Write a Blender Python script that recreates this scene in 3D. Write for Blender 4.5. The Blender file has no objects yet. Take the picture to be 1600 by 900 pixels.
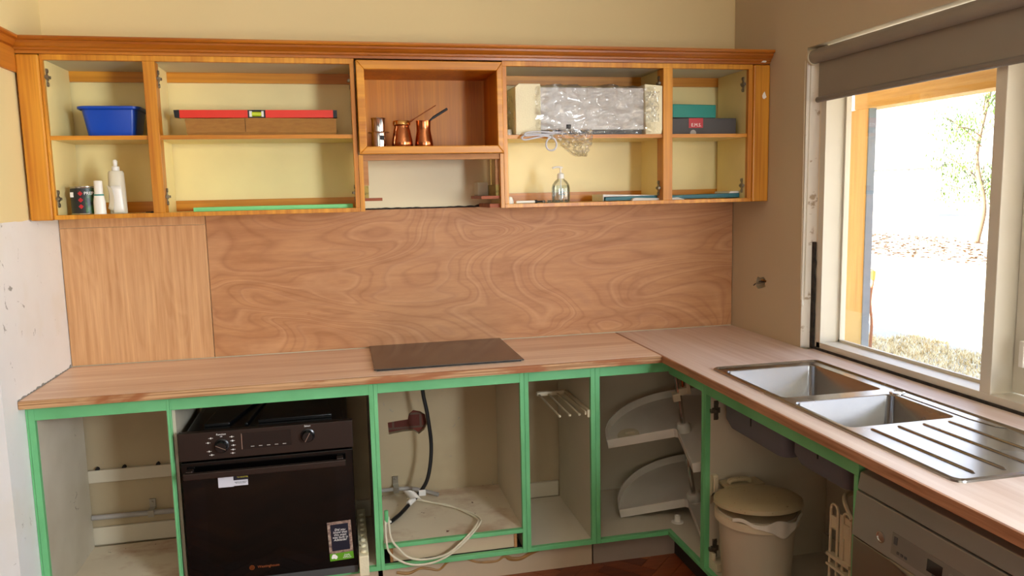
import bpy, bmesh, math, random
from mathutils import Vector, Matrix, noise
random.seed(7)
S = bpy.context.scene
C = S.collection
PI = math.pi

# ------------------------------------------------------------------ camera
cam_d = bpy.data.cameras.new('camera'); cam = bpy.data.objects.new('camera', cam_d); C.objects.link(cam)
F_PX = 1207.16
cam_d.sensor_width = 36.0; cam_d.sensor_fit = 'HORIZONTAL'; cam_d.lens = F_PX / 1600 * 36
cam_d.clip_start = 0.05; cam_d.clip_end = 500
def cam_axes(yaw, pitch, roll):
    a, b, c = map(math.radians, (yaw, pitch, roll))
    fw = Vector((-math.sin(a)*math.cos(b), math.cos(a)*math.cos(b), math.sin(b)))
    r = Vector((math.cos(a), math.sin(a), 0)); u = r.cross(fw)
    return r*math.cos(c)+u*math.sin(c), u*math.cos(c)-r*math.sin(c), fw
_r, _u, _f = cam_axes(-12.3997, -7.0882, -1.2553)
M = Matrix((( _r.x,_u.x,-_f.x, 1.0964),( _r.y,_u.y,-_f.y,-3.4164),( _r.z,_u.z,-_f.z, 1.5688),(0,0,0,1)))
cam.matrix_world = M
S.camera = cam

# ------------------------------------------------------------------ world, sun, lights, exposure
W = bpy.data.worlds.new('world'); S.world = W; W.use_nodes = True
nt = W.node_tree; nt.nodes.clear()
wo = nt.nodes.new('ShaderNodeOutputWorld'); bg = nt.nodes.new('ShaderNodeBackground')
tc = nt.nodes.new('ShaderNodeTexCoord'); sx = nt.nodes.new('ShaderNodeSeparateXYZ'); rp = nt.nodes.new('ShaderNodeValToRGB')
nt.links.new(tc.outputs['Generated'], sx.inputs[0]); nt.links.new(sx.outputs['Z'], rp.inputs[0])
rp.color_ramp.elements[0].position = 0.0; rp.color_ramp.elements[0].color = (1.0, .96, .88, 1)
rp.color_ramp.elements[1].position = 0.7; rp.color_ramp.elements[1].color = (.36, .56, 1.0, 1)
nt.links.new(rp.outputs[0], bg.inputs[0]); bg.inputs[1].default_value = 2.3
nt.links.new(bg.outputs[0], wo.inputs[0])

sd = bpy.data.lights.new('sun', 'SUN'); sun = bpy.data.objects.new('sun', sd); C.objects.link(sun)
sd.energy = 42; sd.angle = math.radians(.6); sd.color = (1.0, .94, .84)
sun.rotation_euler = Vector((-math.cos(math.radians(34)), .10, math.sin(math.radians(34)))).to_track_quat('Z', 'Y').to_euler()

def area(name, loc, target, sx_, sy_, e, col):
    d = bpy.data.lights.new(name, 'AREA'); d.shape = 'RECTANGLE'; d.size = sx_; d.size_y = sy_; d.energy = e; d.color = col
    o = bpy.data.objects.new(name, d); C.objects.link(o); o.location = loc
    o.rotation_euler = (Vector(loc)-Vector(target)).to_track_quat('Z', 'Y').to_euler()
    return o
# added fill lamp for side daylight; this wall has no second opening
area('side_fill_light', (2.93, -3.6, 1.5), (0, -3.2, 1.25), 1.5, 1.15, 170, (.82, .91, 1.0))
area('rear_fill_light', (.4, -6.3, 1.3), (1.2, 0, 1.7), 2.2, 1.8, 15, (1.0, .93, .80))  # added warm fill from behind; the rear wall has no door
area('far_room_fill_light', (-1.6, 1.4, 2.68), (-1.6, 1.4, 0), .5, .5, 55, (1.0, .93, .86))  # added lamp that brightens the otherwise black room at the left
pd = bpy.data.lights.new('window_portal', 'AREA'); pd.shape = 'RECTANGLE'; pd.size = 1.78; pd.size_y = 1.15; pd.cycles.is_portal = True
po = bpy.data.objects.new('window_portal', pd); C.objects.link(po); po.location = (3.2, -1.5, 1.5)
po.rotation_euler = (0, math.radians(90), 0)

S.view_settings.view_transform = 'Standard'; S.view_settings.look = 'None'
S.view_settings.exposure = 0.9; S.view_settings.gamma = 1.0; S.view_settings.use_curve_mapping = False
S.cycles.max_bounces = 10; S.cycles.diffuse_bounces = 6

# ------------------------------------------------------------------ materials
def srgb(h):
    if isinstance(h, str):
        h = h.lstrip('#'); v = [int(h[i:i+2], 16)/255 for i in (0, 2, 4)]
    else: v = [c/255 for c in h]
    return tuple([(c/12.92 if c <= .04045 else ((c+.055)/1.055)**2.4) for c in v] + [1.0])
class N:
    def __init__(s, name):
        s.m = bpy.data.materials.new(name); s.m.use_nodes = True; s.t = s.m.node_tree; s.t.nodes.clear()
        s.out = s.t.nodes.new('ShaderNodeOutputMaterial'); s.b = s.t.nodes.new('ShaderNodeBsdfPrincipled')
        s.t.links.new(s.b.outputs[0], s.out.inputs[0]); s.tc = s.t.nodes.new('ShaderNodeTexCoord')
    def co(s, scale=(1,1,1), rot=(0,0,0)):
        mp = s.t.nodes.new('ShaderNodeMapping'); mp.inputs['Scale'].default_value = scale; mp.inputs['Rotation'].default_value = rot
        s.t.links.new(s.tc.outputs['Object'], mp.inputs[0]); return mp.outputs[0]
    def noise(s, sc, det=3, rough=.5, scale=(1,1,1), dist=0, vec=None):
        n = s.t.nodes.new('ShaderNodeTexNoise'); n.inputs['Scale'].default_value = sc; n.inputs['Detail'].default_value = det
        n.inputs['Roughness'].default_value = rough; n.inputs['Distortion'].default_value = dist
        s.t.links.new(vec if vec is not None else s.co(scale), n.inputs['Vector']); return n.outputs['Fac']
    def ramp(s, fac, stops):
        r = s.t.nodes.new('ShaderNodeValToRGB'); e = r.color_ramp.elements
        e[0].position, e[0].color = stops[0][0], stops[0][1]; e[1].position, e[1].color = stops[-1][0], stops[-1][1]
        for p, c in stops[1:-1]:
            k = e.new(p); k.color = c
        s.t.links.new(fac, r.inputs[0]); return r.outputs[0]
    def mix(s, fac, a, b, mode='MIX'):
        m = s.t.nodes.new('ShaderNodeMix'); m.data_type = 'RGBA'; m.blend_type = mode
        for v, i in ((fac, 0), (a, 6), (b, 7)):
            if hasattr(v, 'is_output'): s.t.links.new(v, m.inputs[i])
            else: m.inputs[i].default_value = v
        return m.outputs[2]
    def math(s, op, a, b=0.0):
        m = s.t.nodes.new('ShaderNodeMath'); m.operation = op
        for v, i in ((a, 0), (b, 1)):
            if hasattr(v, 'is_output'): s.t.links.new(v, m.inputs[i])
            else: m.inputs[i].default_value = v
        return m.outputs[0]
    def set(s, col=None, rough=.5, metal=0, bump=None, bstr=.2, bdist=.005, spec=.5, coat=0):
        if col is not None:
            if hasattr(col, 'is_output'): s.t.links.new(col, s.b.inputs['Base Color'])
            else: s.b.inputs['Base Color'].default_value = col
        if hasattr(rough, 'is_output'): s.t.links.new(rough, s.b.inputs['Roughness'])
        else: s.b.inputs['Roughness'].default_value = rough
        s.b.inputs['Metallic'].default_value = metal; s.b.inputs['Specular IOR Level'].default_value = spec
        s.b.inputs['Coat Weight'].default_value = coat
        if bump is not None:
            bn = s.t.nodes.new('ShaderNodeBump'); bn.inputs['Strength'].default_value = bstr; bn.inputs['Distance'].default_value = bdist
            s.t.links.new(bump, bn.inputs['Height']); s.t.links.new(bn.outputs[0], s.b.inputs['Normal'])
        return s.m
BK = (0,0,0,1); WH = (1,1,1,1)
def plain(name, col, rough=.5, metal=0, var=.08, vs=6, spec=.5, bump=0, bs=60, coat=0):
    n = N(name); c = srgb(col); d = tuple([x*(1-var) for x in c[:3]]+[1]); l = tuple([min(1, x*(1+var)) for x in c[:3]]+[1])
    f = n.noise(vs, 3); cc = n.ramp(f, [(.3, d), (.7, l)])
    return n.set(cc, rough, metal, n.noise(bs, 2) if bump else None, bump, .004, spec, coat)
def stained(name, col, stain, rough=.5, sc=6, lo=.55, hi=.68, scale=(1,1,1), amount=.8, sc2=None, stain2=None, lo2=.62, hi2=.66):
    n = N(name); base = n.ramp(n.noise(4, 3), [(.3, tuple([x*.92 for x in srgb(col)[:3]]+[1])), (.7, srgb(col))])
    m = n.ramp(n.noise(sc, 5, .6, scale), [(lo, BK), (hi, (amount,)*3+(1,))])
    c = n.mix(m, base, srgb(stain))
    if sc2:
        m2 = n.ramp(n.noise(sc2, 4, .6, (1.3,1,.8)), [(lo2, BK), (hi2, WH)]); c = n.mix(m2, c, srgb(stain2))
    return n.set(c, rough)
def wood(name, dark, light, axis='X', fine=40, long_=1.2, rough=.45, coat=0, figure=.5, bumps=.1):
    n = N(name); i = 'XYZ'.index(axis)
    s1 = [fine]*3; s1[i] = long_; s2 = [7.0]*3; s2[i] = .7
    a = n.noise(1, 4, .6, tuple(s1)); b = n.noise(1, 3, .5, tuple(s2), .6)
    f = n.math('ADD', n.math('MULTIPLY', a, 1-figure), n.math('MULTIPLY', b, figure))
    c = n.ramp(f, [(.36, srgb(dark)), (.64, srgb(light))])
    return n.set(c, rough, 0, a, bumps, .002, .5, coat)

M_ = {}
M_['oak_x'] = wood('varnished_timber_along', '#ae620a', '#de982c', 'X', 60, 1.5, .38)
M_['oak_z'] = wood('varnished_timber_upright', '#ae620a', '#e09c2e', 'Z', 60, 1.5, .38)
M_['oak_y'] = wood('varnished_timber_deep', '#ae620e', '#d68c30', 'Y', 60, 1.5, .38)
M_['crown'] = wood('varnished_cornice', '#8c4406', '#bf741c', 'X', 40, .8, .32)
M_['crown_y'] = wood('varnished_cornice_side', '#9a4a0c', '#cf7f28', 'Y', 40, .8, .32)
M_['box_in'] = wood('brown_veneer', '#a85f06', '#d28614', 'Z', 80, 2, .45)
M_['rawtimber'] = wood('raw_timber_batten', '#a06a3c', '#c08a55', 'X', 60, 2, .7)
M_['redwood'] = wood('reddish_offcut', '#6e2d0e', '#a5521f', 'X', 60, 2, .6)
M_['osb'] = stained('chipped_board_end', '#a7924a', '#5a5426', .8, 40, .48, .6)
M_['cream_in'] = plain('cream_melamine', '#efdc9c', .42, var=.03)
M_['white_in'] = plain('white_melamine', '#c4baa2', .45, var=.04)
M_['top_in'] = plain('pale_grey_underside', '#cfcab4', .5, var=.03)
n = N('worn_white_panel'); base = n.ramp(n.noise(3, 3), [(.3, srgb('#b5aa92')), (.7, srgb('#cfc6b2'))])
sc_ = n.ramp(n.noise(14, 6, .7, (1, .8, 1.6), 1.0), [(.66, BK), (.70, (.7,)*3+(1,))])
M_['carcass'] = n.set(n.mix(sc_, base, srgb('#6b5a44')), .45)
M_['base_stained'] = stained('stained_base_panel', '#dccfb4', '#9a6236', .5, 4, .50, .75, (1, 1.4, 1), .75, 22, '#5a3014', .68, .72)
M_['base_clean'] = stained('worn_base_panel', '#d2c8b2', '#a08a68', .5, 6, .62, .8, (1,1,1), .4)
# green paint
n = N('green_undercoat'); base = n.ramp(n.noise(5, 4), [(.3, srgb('#62ae70')), (.7, srgb('#77c585'))])
M_['green'] = n.set(base, .42, 0, n.noise(30, 4, .6, (1, 1, 4)), .15, .002)
# rotary plywood with contour swirls
n = N('rotary_cut_plywood')
f = n.noise(1.15, 1.5, .45, (1.0, 1.0, 2.6), .9)
sw = n.math('FRACT', n.math('MULTIPLY', f, 13.0))
line = n.ramp(sw, [(0.0, (.85,.85,.85,1)), (.12, (.35,.35,.35,1)), (.5, (.15,.15,.15,1)), (.9, (.45,.45,.45,1)), (1.0, (.85,.85,.85,1))])
base = n.ramp(n.noise(1, 5, .65, (3, 1, 22)), [(.34, srgb('#a66d3e')), (.68, srgb('#c18a58'))])
c1 = n.mix(n.math('MULTIPLY', line, .30), base, srgb('#e0b184'))
sw2 = n.math('FRACT', n.math('MULTIPLY', f, 31.0)); c1 = n.mix(n.ramp(sw2, [(.0, (.3,)*3+(1,)), (.25, BK), (.8, BK), (1.0, (.3,)*3+(1,))]), c1, srgb('#8f5630'))
dk = n.ramp(n.noise(2.2, 3, .6, (1, 1, 2), 1.5), [(.5, BK), (.75, (.45,)*3+(1,))])
c2 = n.mix(dk, c1, srgb('#9a6237'))
kn = n.ramp(n.noise(7, 3, .5, (1, 1, 1.5)), [(.73, BK), (.78, (.7,)*3+(1,))])
M_['ply'] = n.set(n.mix(kn, c2, srgb('#a86a38')), .55, 0, n.noise(1, 4, .6, (4, 1, 90)), .08, .001)
n = N('straight_grain_plywood')
a = n.noise(1, 5, .65, (60, 1, 2.2)); b = n.noise(1.2, 2, .5, (3.2, 1, .8), 1.4)
sw = n.math('FRACT', n.math('MULTIPLY', b, 9.0)); line = n.ramp(sw, [(0, (.6,.6,.6,1)), (.3, (.1,.1,.1,1)), (1, (.6,.6,.6,1))])
base = n.ramp(a, [(.32, srgb('#b5804e')), (.68, srgb('#d6a673'))])
M_['ply_v'] = n.set(n.mix(n.math('MULTIPLY', line, .4), base, srgb('#e2b687')), .55, 0, a, .08, .001)
# worktop: sanded plywood, darker glue strips
def worktop_mat(name, axis, ca, cb):
    n = N(name); i = 'XYZ'.index(axis); j = 1-i
    s1 = [50.0, 50.0, 50.0]; s1[i] = 1.6; s2 = [1.0]*3; s2[j] = 9.0; s2[i] = .35
    a = n.noise(1, 4, .6, tuple(s1)); b = n.noise(1, 2, .5, tuple(s2), .3)
    c = n.ramp(n.math('ADD', n.math('MULTIPLY', a, .45), n.math('MULTIPLY', b, .55)), [(.36, srgb(ca)), (.62, srgb(cb))])
    return n.set(c, .42, 0, a, .05, .001)
M_['bench_x'] = worktop_mat('sanded_worktop_along', 'X', '#d6b090', '#f3dac0'); M_['bench_y'] = worktop_mat('sanded_worktop_deep', 'Y', '#c8ac98', '#e2d0c2')
def edge_mat(name, axis):
    n = N(name); s1 = [2.0, 2.0, 2.0]; s1[2] = 260.0; s3 = [2.6]*3; s3[2] = 12
    lay = n.noise(1, 2, .5, tuple(s1)); st = n.noise(1, 4, .6, tuple(s3), .4)
    c = n.ramp(lay, [(.38, srgb('#8f6136')), (.62, srgb('#cda070'))])
    m = n.ramp(st, [(.52, BK), (.62, (.8,)*3+(1,))])
    return n.set(n.mix(m, c, srgb('#95501f')), .6, 0, lay, .15, .001)
M_['edge_x'] = edge_mat('plywood_edge_along', 'X')
n = N('brown_worktop_edge'); M_['edge_y'] = n.set(n.ramp(n.noise(1, 4, .6, (60, 3, 60)), [(.35, srgb('#8a5a3a')), (.65, srgb('#b98763'))]), .5)
# walls
def wall_mat(name, upper, lower, zsplit, marks=True, mid=None, zmid=0):
    n = N(name); sp = n.t.nodes.new('ShaderNodeSeparateXYZ'); n.t.links.new(n.tc.outputs['Object'], sp.inputs[0])
    zz = n.math('ADD', sp.outputs['Z'], n.math('MULTIPLY', n.noise(9, 2), .012))
    sel = n.math('GREATER_THAN', zz, zsplit + .006)
    lo = n.ramp(n.noise(2.5, 5, .6), [(.3, tuple([x*.93 for x in srgb(lower)[:3]]+[1])), (.7, srgb(lower))])
    if marks:
        mk = n.ramp(n.noise(11, 6, .75, (1, 1, .7), 1.6), [(.645, BK), (.66, (.85,)*3+(1,))])
        lo = n.mix(mk, lo, srgb('#8f8b80'))
        mk2 = n.ramp(n.noise(3, 3, .5), [(.55, BK), (.8, (.45,)*3+(1,))]); lo = n.mix(mk2, lo, srgb('#d9c9a0'))
    up = n.ramp(n.noise(1.5, 2), [(.3, srgb(upper)), (.7, tuple([min(1, x*1.03) for x in srgb(upper)[:3]]+[1]))])
    if mid: up = n.mix(n.math('GREATER_THAN', zz, zmid), srgb(mid), up)
    return n.set(n.mix(sel, lo, up), .75, 0, n.noise(60, 4), .08, .002)
M_['wall_left'] = wall_mat('painted_wall_bare_below', '#e6d49c', '#eceae4', 1.505)
M_['wall_back'] = wall_mat('back_wall_plaster', '#e2cb94', '#b09e7c', .85, True, '#e6d9b6', 1.75)
M_['wall_right'] = wall_mat('warm_grey_plaster', '#c2b497', '#c1b198', -5, False)
M_['plaster'] = stained('chipped_white_plaster', '#e8dfcf', '#a58a66', .8, 18, .62, .68)
M_['ceil'] = plain('ceiling_paint', '#ece4d0', .8, var=.02)
M_['rear'] = plain('tan_rear_wall', '#6d5f4c', .8)
M_['far'] = plain('pinkish_wall', '#937d70', .8, var=.03)
M_['winframe'] = plain('aged_white_gloss', '#d6d0bf', .4, var=.05, vs=3)
M_['dark'] = plain('dark_void', '#14110f', .9)
M_['grime'] = stained('mouldy_dark_seam', '#3a3128', '#0f0c0a', .9, 30, .45, .6)
n = N('brick_red'); bt = n.t.nodes.new('ShaderNodeTexBrick'); n.t.links.new(n.co((1,1,1), (PI/2, 0, 0)), bt.inputs[0])
bt.inputs['Scale'].default_value = 4; bt.inputs['Color1'].default_value = srgb('#6e3222'); bt.inputs['Color2'].default_value = srgb('#55261a'); bt.inputs['Mortar'].default_value = srgb('#5a4436')
M_['brick'] = n.set(bt.outputs[0], .9, 0, n.noise(50, 4), .5, .004)
M_['black'] = plain('black_enamel', '#0b0b0c', .25, var=.1)
M_['ovenfront'] = plain('dark_bronze_metal', '#33261f', .4, .5, var=.06)
M_['blackglass'] = plain('black_oven_glass', '#050404', .06, var=.05, spec=.35)
M_['display'] = plain('black_display', '#020203', .08, spec=.6)
M_['cooktop'] = plain('tinted_cooktop_glass', '#1b1614', .12, var=.05, spec=.9)
M_['steel'] = None
n = N('brushed_stainless'); fa = n.noise(4, 3); M_['steel'] = n.set(n.ramp(n.noise(3, 3), [(.3, srgb('#96938e')), (.7, srgb('#a9a59f'))]), n.ramp(fa, [(.3, (.22,)*3+(1,)), (.7, (.30,)*3+(1,))]), 1.0)
M_['chrome'] = plain('polished_chrome', '#c9c7c2', .16, 1.0, var=.03)
M_['zinc'] = plain('zinc_plated_metal', '#9b9689', .35, .9)
M_['hinge'] = plain('dull_nickel', '#8b8270', .35, .9)
M_['hinge_dk'] = plain('old_dark_hinge', '#6a6254', .45, .7)
M_['copper'] = plain('hammered_copper', '#c67a4c', .22, 1.0, var=.12, vs=20, bump=.15, bs=90)
M_['brass'] = plain('brassy_copper', '#d9a25c', .2, 1.0)
M_['bowl_dk'] = plain('grey_sound_deadening', '#626268', .85)
M_['blueplastic'] = plain('blue_plastic', '#0d47b5', .3, var=.04)
M_['red'] = plain('red_anodised', '#e0301c', .35, var=.04)
M_['blackrub'] = plain('black_rubber', '#161514', .6)
M_['vial'] = plain('yellow_vial', '#c9d830', .2)
M_['white'] = plain('white_plastic', '#ece8dd', .35, var=.03)
M_['offwhite'] = plain('yellowed_plastic', '#cdbfa0', .45, var=.05)
M_['traywhite'] = plain('greyed_white_tray', '#d9d2c4', .4, var=.04)
M_['bincream'] = plain('aged_bin_plastic', '#bdb199', .4, var=.05)
M_['binlid'] = stained('speckled_bin_lid', '#b3a27c', '#6d5732', .5, 70, .66, .7)
M_['bag'] = plain('translucent_bin_bag', '#cfc8b8', .3, bump=.5, bs=30)
M_['card'] = wood('corrugated_cardboard', '#97652a', '#ab7834', 'X', 120, 30, .8)
M_['greenlight'] = plain('light_green_board', '#7fd489', .5, var=.03)
M_['greenobj'] = plain('green_painted_wood', '#3f9a62', .4)
M_['foam'] = plain('polystyrene', '#e8ddb8', .8, var=.04, bump=.4, bs=160)
M_['hood'] = plain('white_enamel_panel', '#cfc8bf', .35, var=.02)
M_['greydark'] = plain('dark_grey_underside', '#4a4a48', .5)
M_['teal'] = plain('teal_card_box', '#1f8478', .5, var=.05)
M_['teal_dk'] = plain('dark_teal_folder', '#17616b', .45, var=.05)
M_['charcoal'] = plain('charcoal_card_box', '#403a38', .5)
M_['labelred'] = plain('red_label', '#b8202a', .4)
M_['ink_white'] = plain('white_lettering', '#f2eee6', .5, var=.0)
M_['ink_grey'] = plain('grey_lettering', '#a8a096', .5, var=.0)
M_['ink_yellow'] = plain('yellow_lettering', '#d8c83a', .5, var=.0)
M_['ink_copper'] = plain('copper_lettering', '#b8683a', .35, .6)
M_['ink_dark'] = plain('dark_lettering', '#3b3733', .5)
M_['sticker'] = plain('white_sticker', '#d9d7dc', .4, var=.02)
M_['navy'] = plain('navy_print', '#141726', .4)
M_['limegreen'] = plain('lime_green_band', '#5d9a1c', .4)
n = N('photo_printed_card'); M_['photo'] = n.set(n.ramp(n.noise(60, 4, .6), [(.35, srgb('#4a3d3a')), (.5, srgb('#94796a')), (.7, srgb('#c9b49a'))]), .4)
M_['tin'] = plain('tin_can_metal', '#b9b4a6', .25, .9)
n = N('tin_label'); sp = n.t.nodes.new('ShaderNodeSeparateXYZ'); n.t.links.new(n.tc.outputs['Object'], sp.inputs[0])
g = n.ramp(n.noise(40, 3), [(.4, srgb('#1c2a1a')), (.6, srgb('#3f6b2f'))]); M_['tinlabel'] = n.set(n.mix(n.math('GREATER_THAN', sp.outputs['X'], .012), srgb('#26282b'), g), .4)
M_['paper'] = plain('white_paper', '#dcd8d0', .6, var=.03)
M_['cablew'] = plain('white_cable', '#d9cfb4', .45, var=.04)
M_['cableg'] = plain('pale_grey_cable', '#c9c8cc', .4, var=.04)
M_['cableblack'] = plain('black_cable', '#0d0e10', .4)
M_['conduit'] = plain('grey_conduit', '#9a948c', .5)
M_['glue'] = plain('dried_brown_adhesive', '#a5773a', .5, var=.2, vs=30)
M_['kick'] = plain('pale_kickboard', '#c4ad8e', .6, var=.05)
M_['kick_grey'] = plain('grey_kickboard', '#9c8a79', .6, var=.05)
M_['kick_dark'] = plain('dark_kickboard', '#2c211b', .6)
M_['blind'] = plain('taupe_blind_fabric', '#8f8677', .8, var=.03, bump=.08, bs=400)
M_['blindbar'] = plain('taupe_blind_bar', '#7f776c', .5, var=.02)
M_['dw'] = plain('silver_painted_panel', '#918c82', .36, .45, var=.03)
M_['dwdoor'] = plain('stainless_door', '#8a8474', .3, .75, var=.04)
M_['wirecream'] = plain('cream_coated_wire', '#cbbd9c', .4)
M_['parq'] = [wood('parquet_%s' % k, a, b, 'X', 60, 3, .35) for k, a, b in (('red', '#7c3a1c', '#9d5229'), ('brown', '#6b301a', '#8a4523'), ('amber', '#8e4a22', '#b0652f'), ('dark', '#5a2815', '#783a20'))]
M_['table'] = wood('yellowish_timber', '#a07c3e', '#c4a05c', 'X', 40, 2, .5)
M_['tapmetal'] = plain('weathered_brass', '#a88a4c', .4, .8)
M_['pipe'] = plain('rusty_copper_pipe', '#a06a4c', .6, .3)
M_['post_y'] = wood('ochre_timber_post', '#cf9c50', '#e8bb70', 'Z', 60, 4, .7)
M_['beam_y'] = wood('ochre_timber_beam', '#cf9c50', '#e8bb70', 'Y', 60, 4, .7)
M_['post_grey'] = plain('blue_grey_paint', '#7c8690', .7, var=.1)
M_['post_base'] = plain('pale_plywood_patch', '#cbb47c', .7, var=.06)
M_['roofm'] = plain('corrugated_roof', '#b0aa9c', .6)
M_['shed'] = plain('pale_shed_cladding', '#d8dade', .6, var=.03)
M_['shedtop'] = plain('dark_shed_edge', '#4c5256', .6)
M_['bark'] = plain('pale_bark', '#5c4c38', .8)
M_['leaf'] = plain('olive_leaf', '#3c5a12', .6, var=.2, vs=3)
n = N('dry_ground'); g = n.ramp(n.noise(.8, 6, .7), [(.3, srgb('#b5a58a')), (.7, srgb('#d0c4ac'))]); M_['ground'] = n.set(g, .95, 0, n.noise(20, 5), .4, .03)
n = N('dry_straw'); M_['straw'] = n.set(n.ramp(n.noise(14, 3), [(.3, srgb('#b09458')), (.5, srgb('#e6cc92')), (.7, srgb('#fbecc4'))]), .9)
M_['shade_flakes'] = stained('brown_shadow_flakes', '#4c321a', '#20160c', .95, 3, .45, .6, (1, 3, 1))  # dark brown that stands in for tree shadow
# thin film / glass
def glassy(name, col, ior=1.45, rough=.02, trans=1.0):
    n = N(name); n.b.inputs['Base Color'].default_value = srgb(col); n.b.inputs['Roughness'].default_value = rough
    n.b.inputs['IOR'].default_value = ior; n.b.inputs['Transmission Weight'].default_value = trans; return n.m
def film(name, gloss=.12, rough=.12, tint=(1,1,1,1), bump=0, bs=30, fk=.6):
    n = N(name); tr = n.t.nodes.new('ShaderNodeBsdfTransparent'); tr.inputs[0].default_value = tint
    gl = n.t.nodes.new('ShaderNodeBsdfGlossy'); gl.inputs['Roughness'].default_value = rough
    mx = n.t.nodes.new('ShaderNodeMixShader'); fr = n.t.nodes.new('ShaderNodeFresnel'); fr.inputs[0].default_value = 1.5
    f = n.math('ADD', n.math('MULTIPLY', fr.outputs[0], fk), gloss)
    n.t.links.new(f, mx.inputs[0]); n.t.links.new(tr.outputs[0], mx.inputs[1]); n.t.links.new(gl.outputs[0], mx.inputs[2])
    n.t.links.new(mx.outputs[0], n.out.inputs[0])
    if bump:
        bn = n.t.nodes.new('ShaderNodeBump'); bn.inputs['Strength'].default_value = bump; bn.inputs['Distance'].default_value = .02
        n.t.links.new(n.noise(bs, 4, .6, (1,1,1), 1.5), bn.inputs['Height']); n.t.links.new(bn.outputs[0], gl.inputs['Normal']); n.t.links.new(bn.outputs[0], fr.inputs['Normal'])
    return n.m
M_['pane'] = film('window_glass', .0, .01, fk=.2)
M_['wrap'] = film('clear_plastic_wrap', .07, .07, (.99,.99,.99,1), .12, 20)
M_['clearpl'] = film('clear_bottle_plastic', .05, .08, (.95,.97,.97,1))
M_['gel'] = film('clear_gel', .03, .1, (.90,.96,.97,1))

# ------------------------------------------------------------------ mesh helpers
class MB:
    def __init__(s): s.v = []; s.f = []; s.mi = []
    def add(s, vs, fs, mi=0):
        o = len(s.v); s.v += [tuple(v) for v in vs]; s.f += [tuple(i+o for i in f) for f in fs]; s.mi += [mi]*len(fs); return s
    def box(s, x0, x1, y0, y1, z0, z1, mi=0, mat=None):
        vs = [Vector((x, y, z)) for z in (z0, z1) for y in (y0, y1) for x in (x0, x1)]
        if mat is not None: vs = [mat @ v for v in vs]
        return s.add(vs, [(0,2,3,1), (4,5,7,6), (0,1,5,4), (2,6,7,3), (0,4,6,2), (1,3,7,5)], mi)
    def tube(s, pts, r, n=10, cap=True, mi=0):
        pts = [Vector(p) for p in pts]; rs = r if isinstance(r, (list, tuple)) else [r]*len(pts)
        rings = []; up = None
        for i, p in enumerate(pts):
            d = (pts[min(i+1, len(pts)-1)]-pts[max(i-1, 0)]).normalized()
            if up is None: up = d.orthogonal().normalized()
            up = (up-d*up.dot(d)).normalized(); sd_ = d.cross(up)
            rings.append([p+(up*math.cos(2*PI*k/n)+sd_*math.sin(2*PI*k/n))*rs[i] for k in range(n)])
        vs = [v for g in rings for v in g]; fs = []
        for i in range(len(pts)-1):
            for k in range(n): fs.append((i*n+k, i*n+(k+1) % n, (i+1)*n+(k+1) % n, (i+1)*n+k))
        if cap: fs += [tuple(range(n))[::-1], tuple(range((len(pts)-1)*n, len(pts)*n))]
        return s.add(vs, fs, mi)
    def lathe(s, prof, c, n=32, sx=1, sy=1, mi=0, mat=None, a0=0, a1=2*PI):
        full = abs(a1-a0-2*PI) < 1e-6; m = n if full else n+1; vs = []
        for r, z in prof:
            for k in range(m):
                a = a0+(a1-a0)*k/n; v = Vector((r*math.cos(a)*sx, r*math.sin(a)*sy, z)); v = mat @ v if mat is not None else v
                vs.append(v+Vector(c))
        fs = []
        for i in range(len(prof)-1):
            for k in range(n):
                k2 = (k+1) % m if full else k+1
                fs.append((i*m+k, i*m+k2, (i+1)*m+k2, (i+1)*m+k))
        if full:
            if prof[0][0] > 1e-5: fs.append(tuple(range(m))[::-1])
            if prof[-1][0] > 1e-5: fs.append(tuple(range((len(prof)-1)*m, len(prof)*m)))
        return s.add(vs, fs, mi)
    def prism(s, poly, ax, lo, hi, mi=0, mat=None):
        """poly: list of 2-D points in the two axes other than ax, extruded from lo to hi"""
        n = len(poly); vs = []
        for h in (lo, hi):
            for a, b in poly:
                v = {'x': (h, a, b), 'y': (a, h, b), 'z': (a, b, h)}[ax]; v = Vector(v); vs.append(mat @ v if mat is not None else v)
        fs = [tuple(range(n))[::-1], tuple(range(n, 2*n))] + [(i, (i+1) % n, n+(i+1) % n, n+i) for i in range(n)]
        return s.add(vs, fs, mi)
    def grid(s, fn, nu, nv, mi=0):
        vs = [fn(u/nu, v/nv) for v in range(nv+1) for u in range(nu+1)]
        return s.add(vs, [(v*(nu+1)+u, v*(nu+1)+u+1, (v+1)*(nu+1)+u+1, (v+1)*(nu+1)+u) for v in range(nv) for u in range(nu)], mi)
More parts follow.
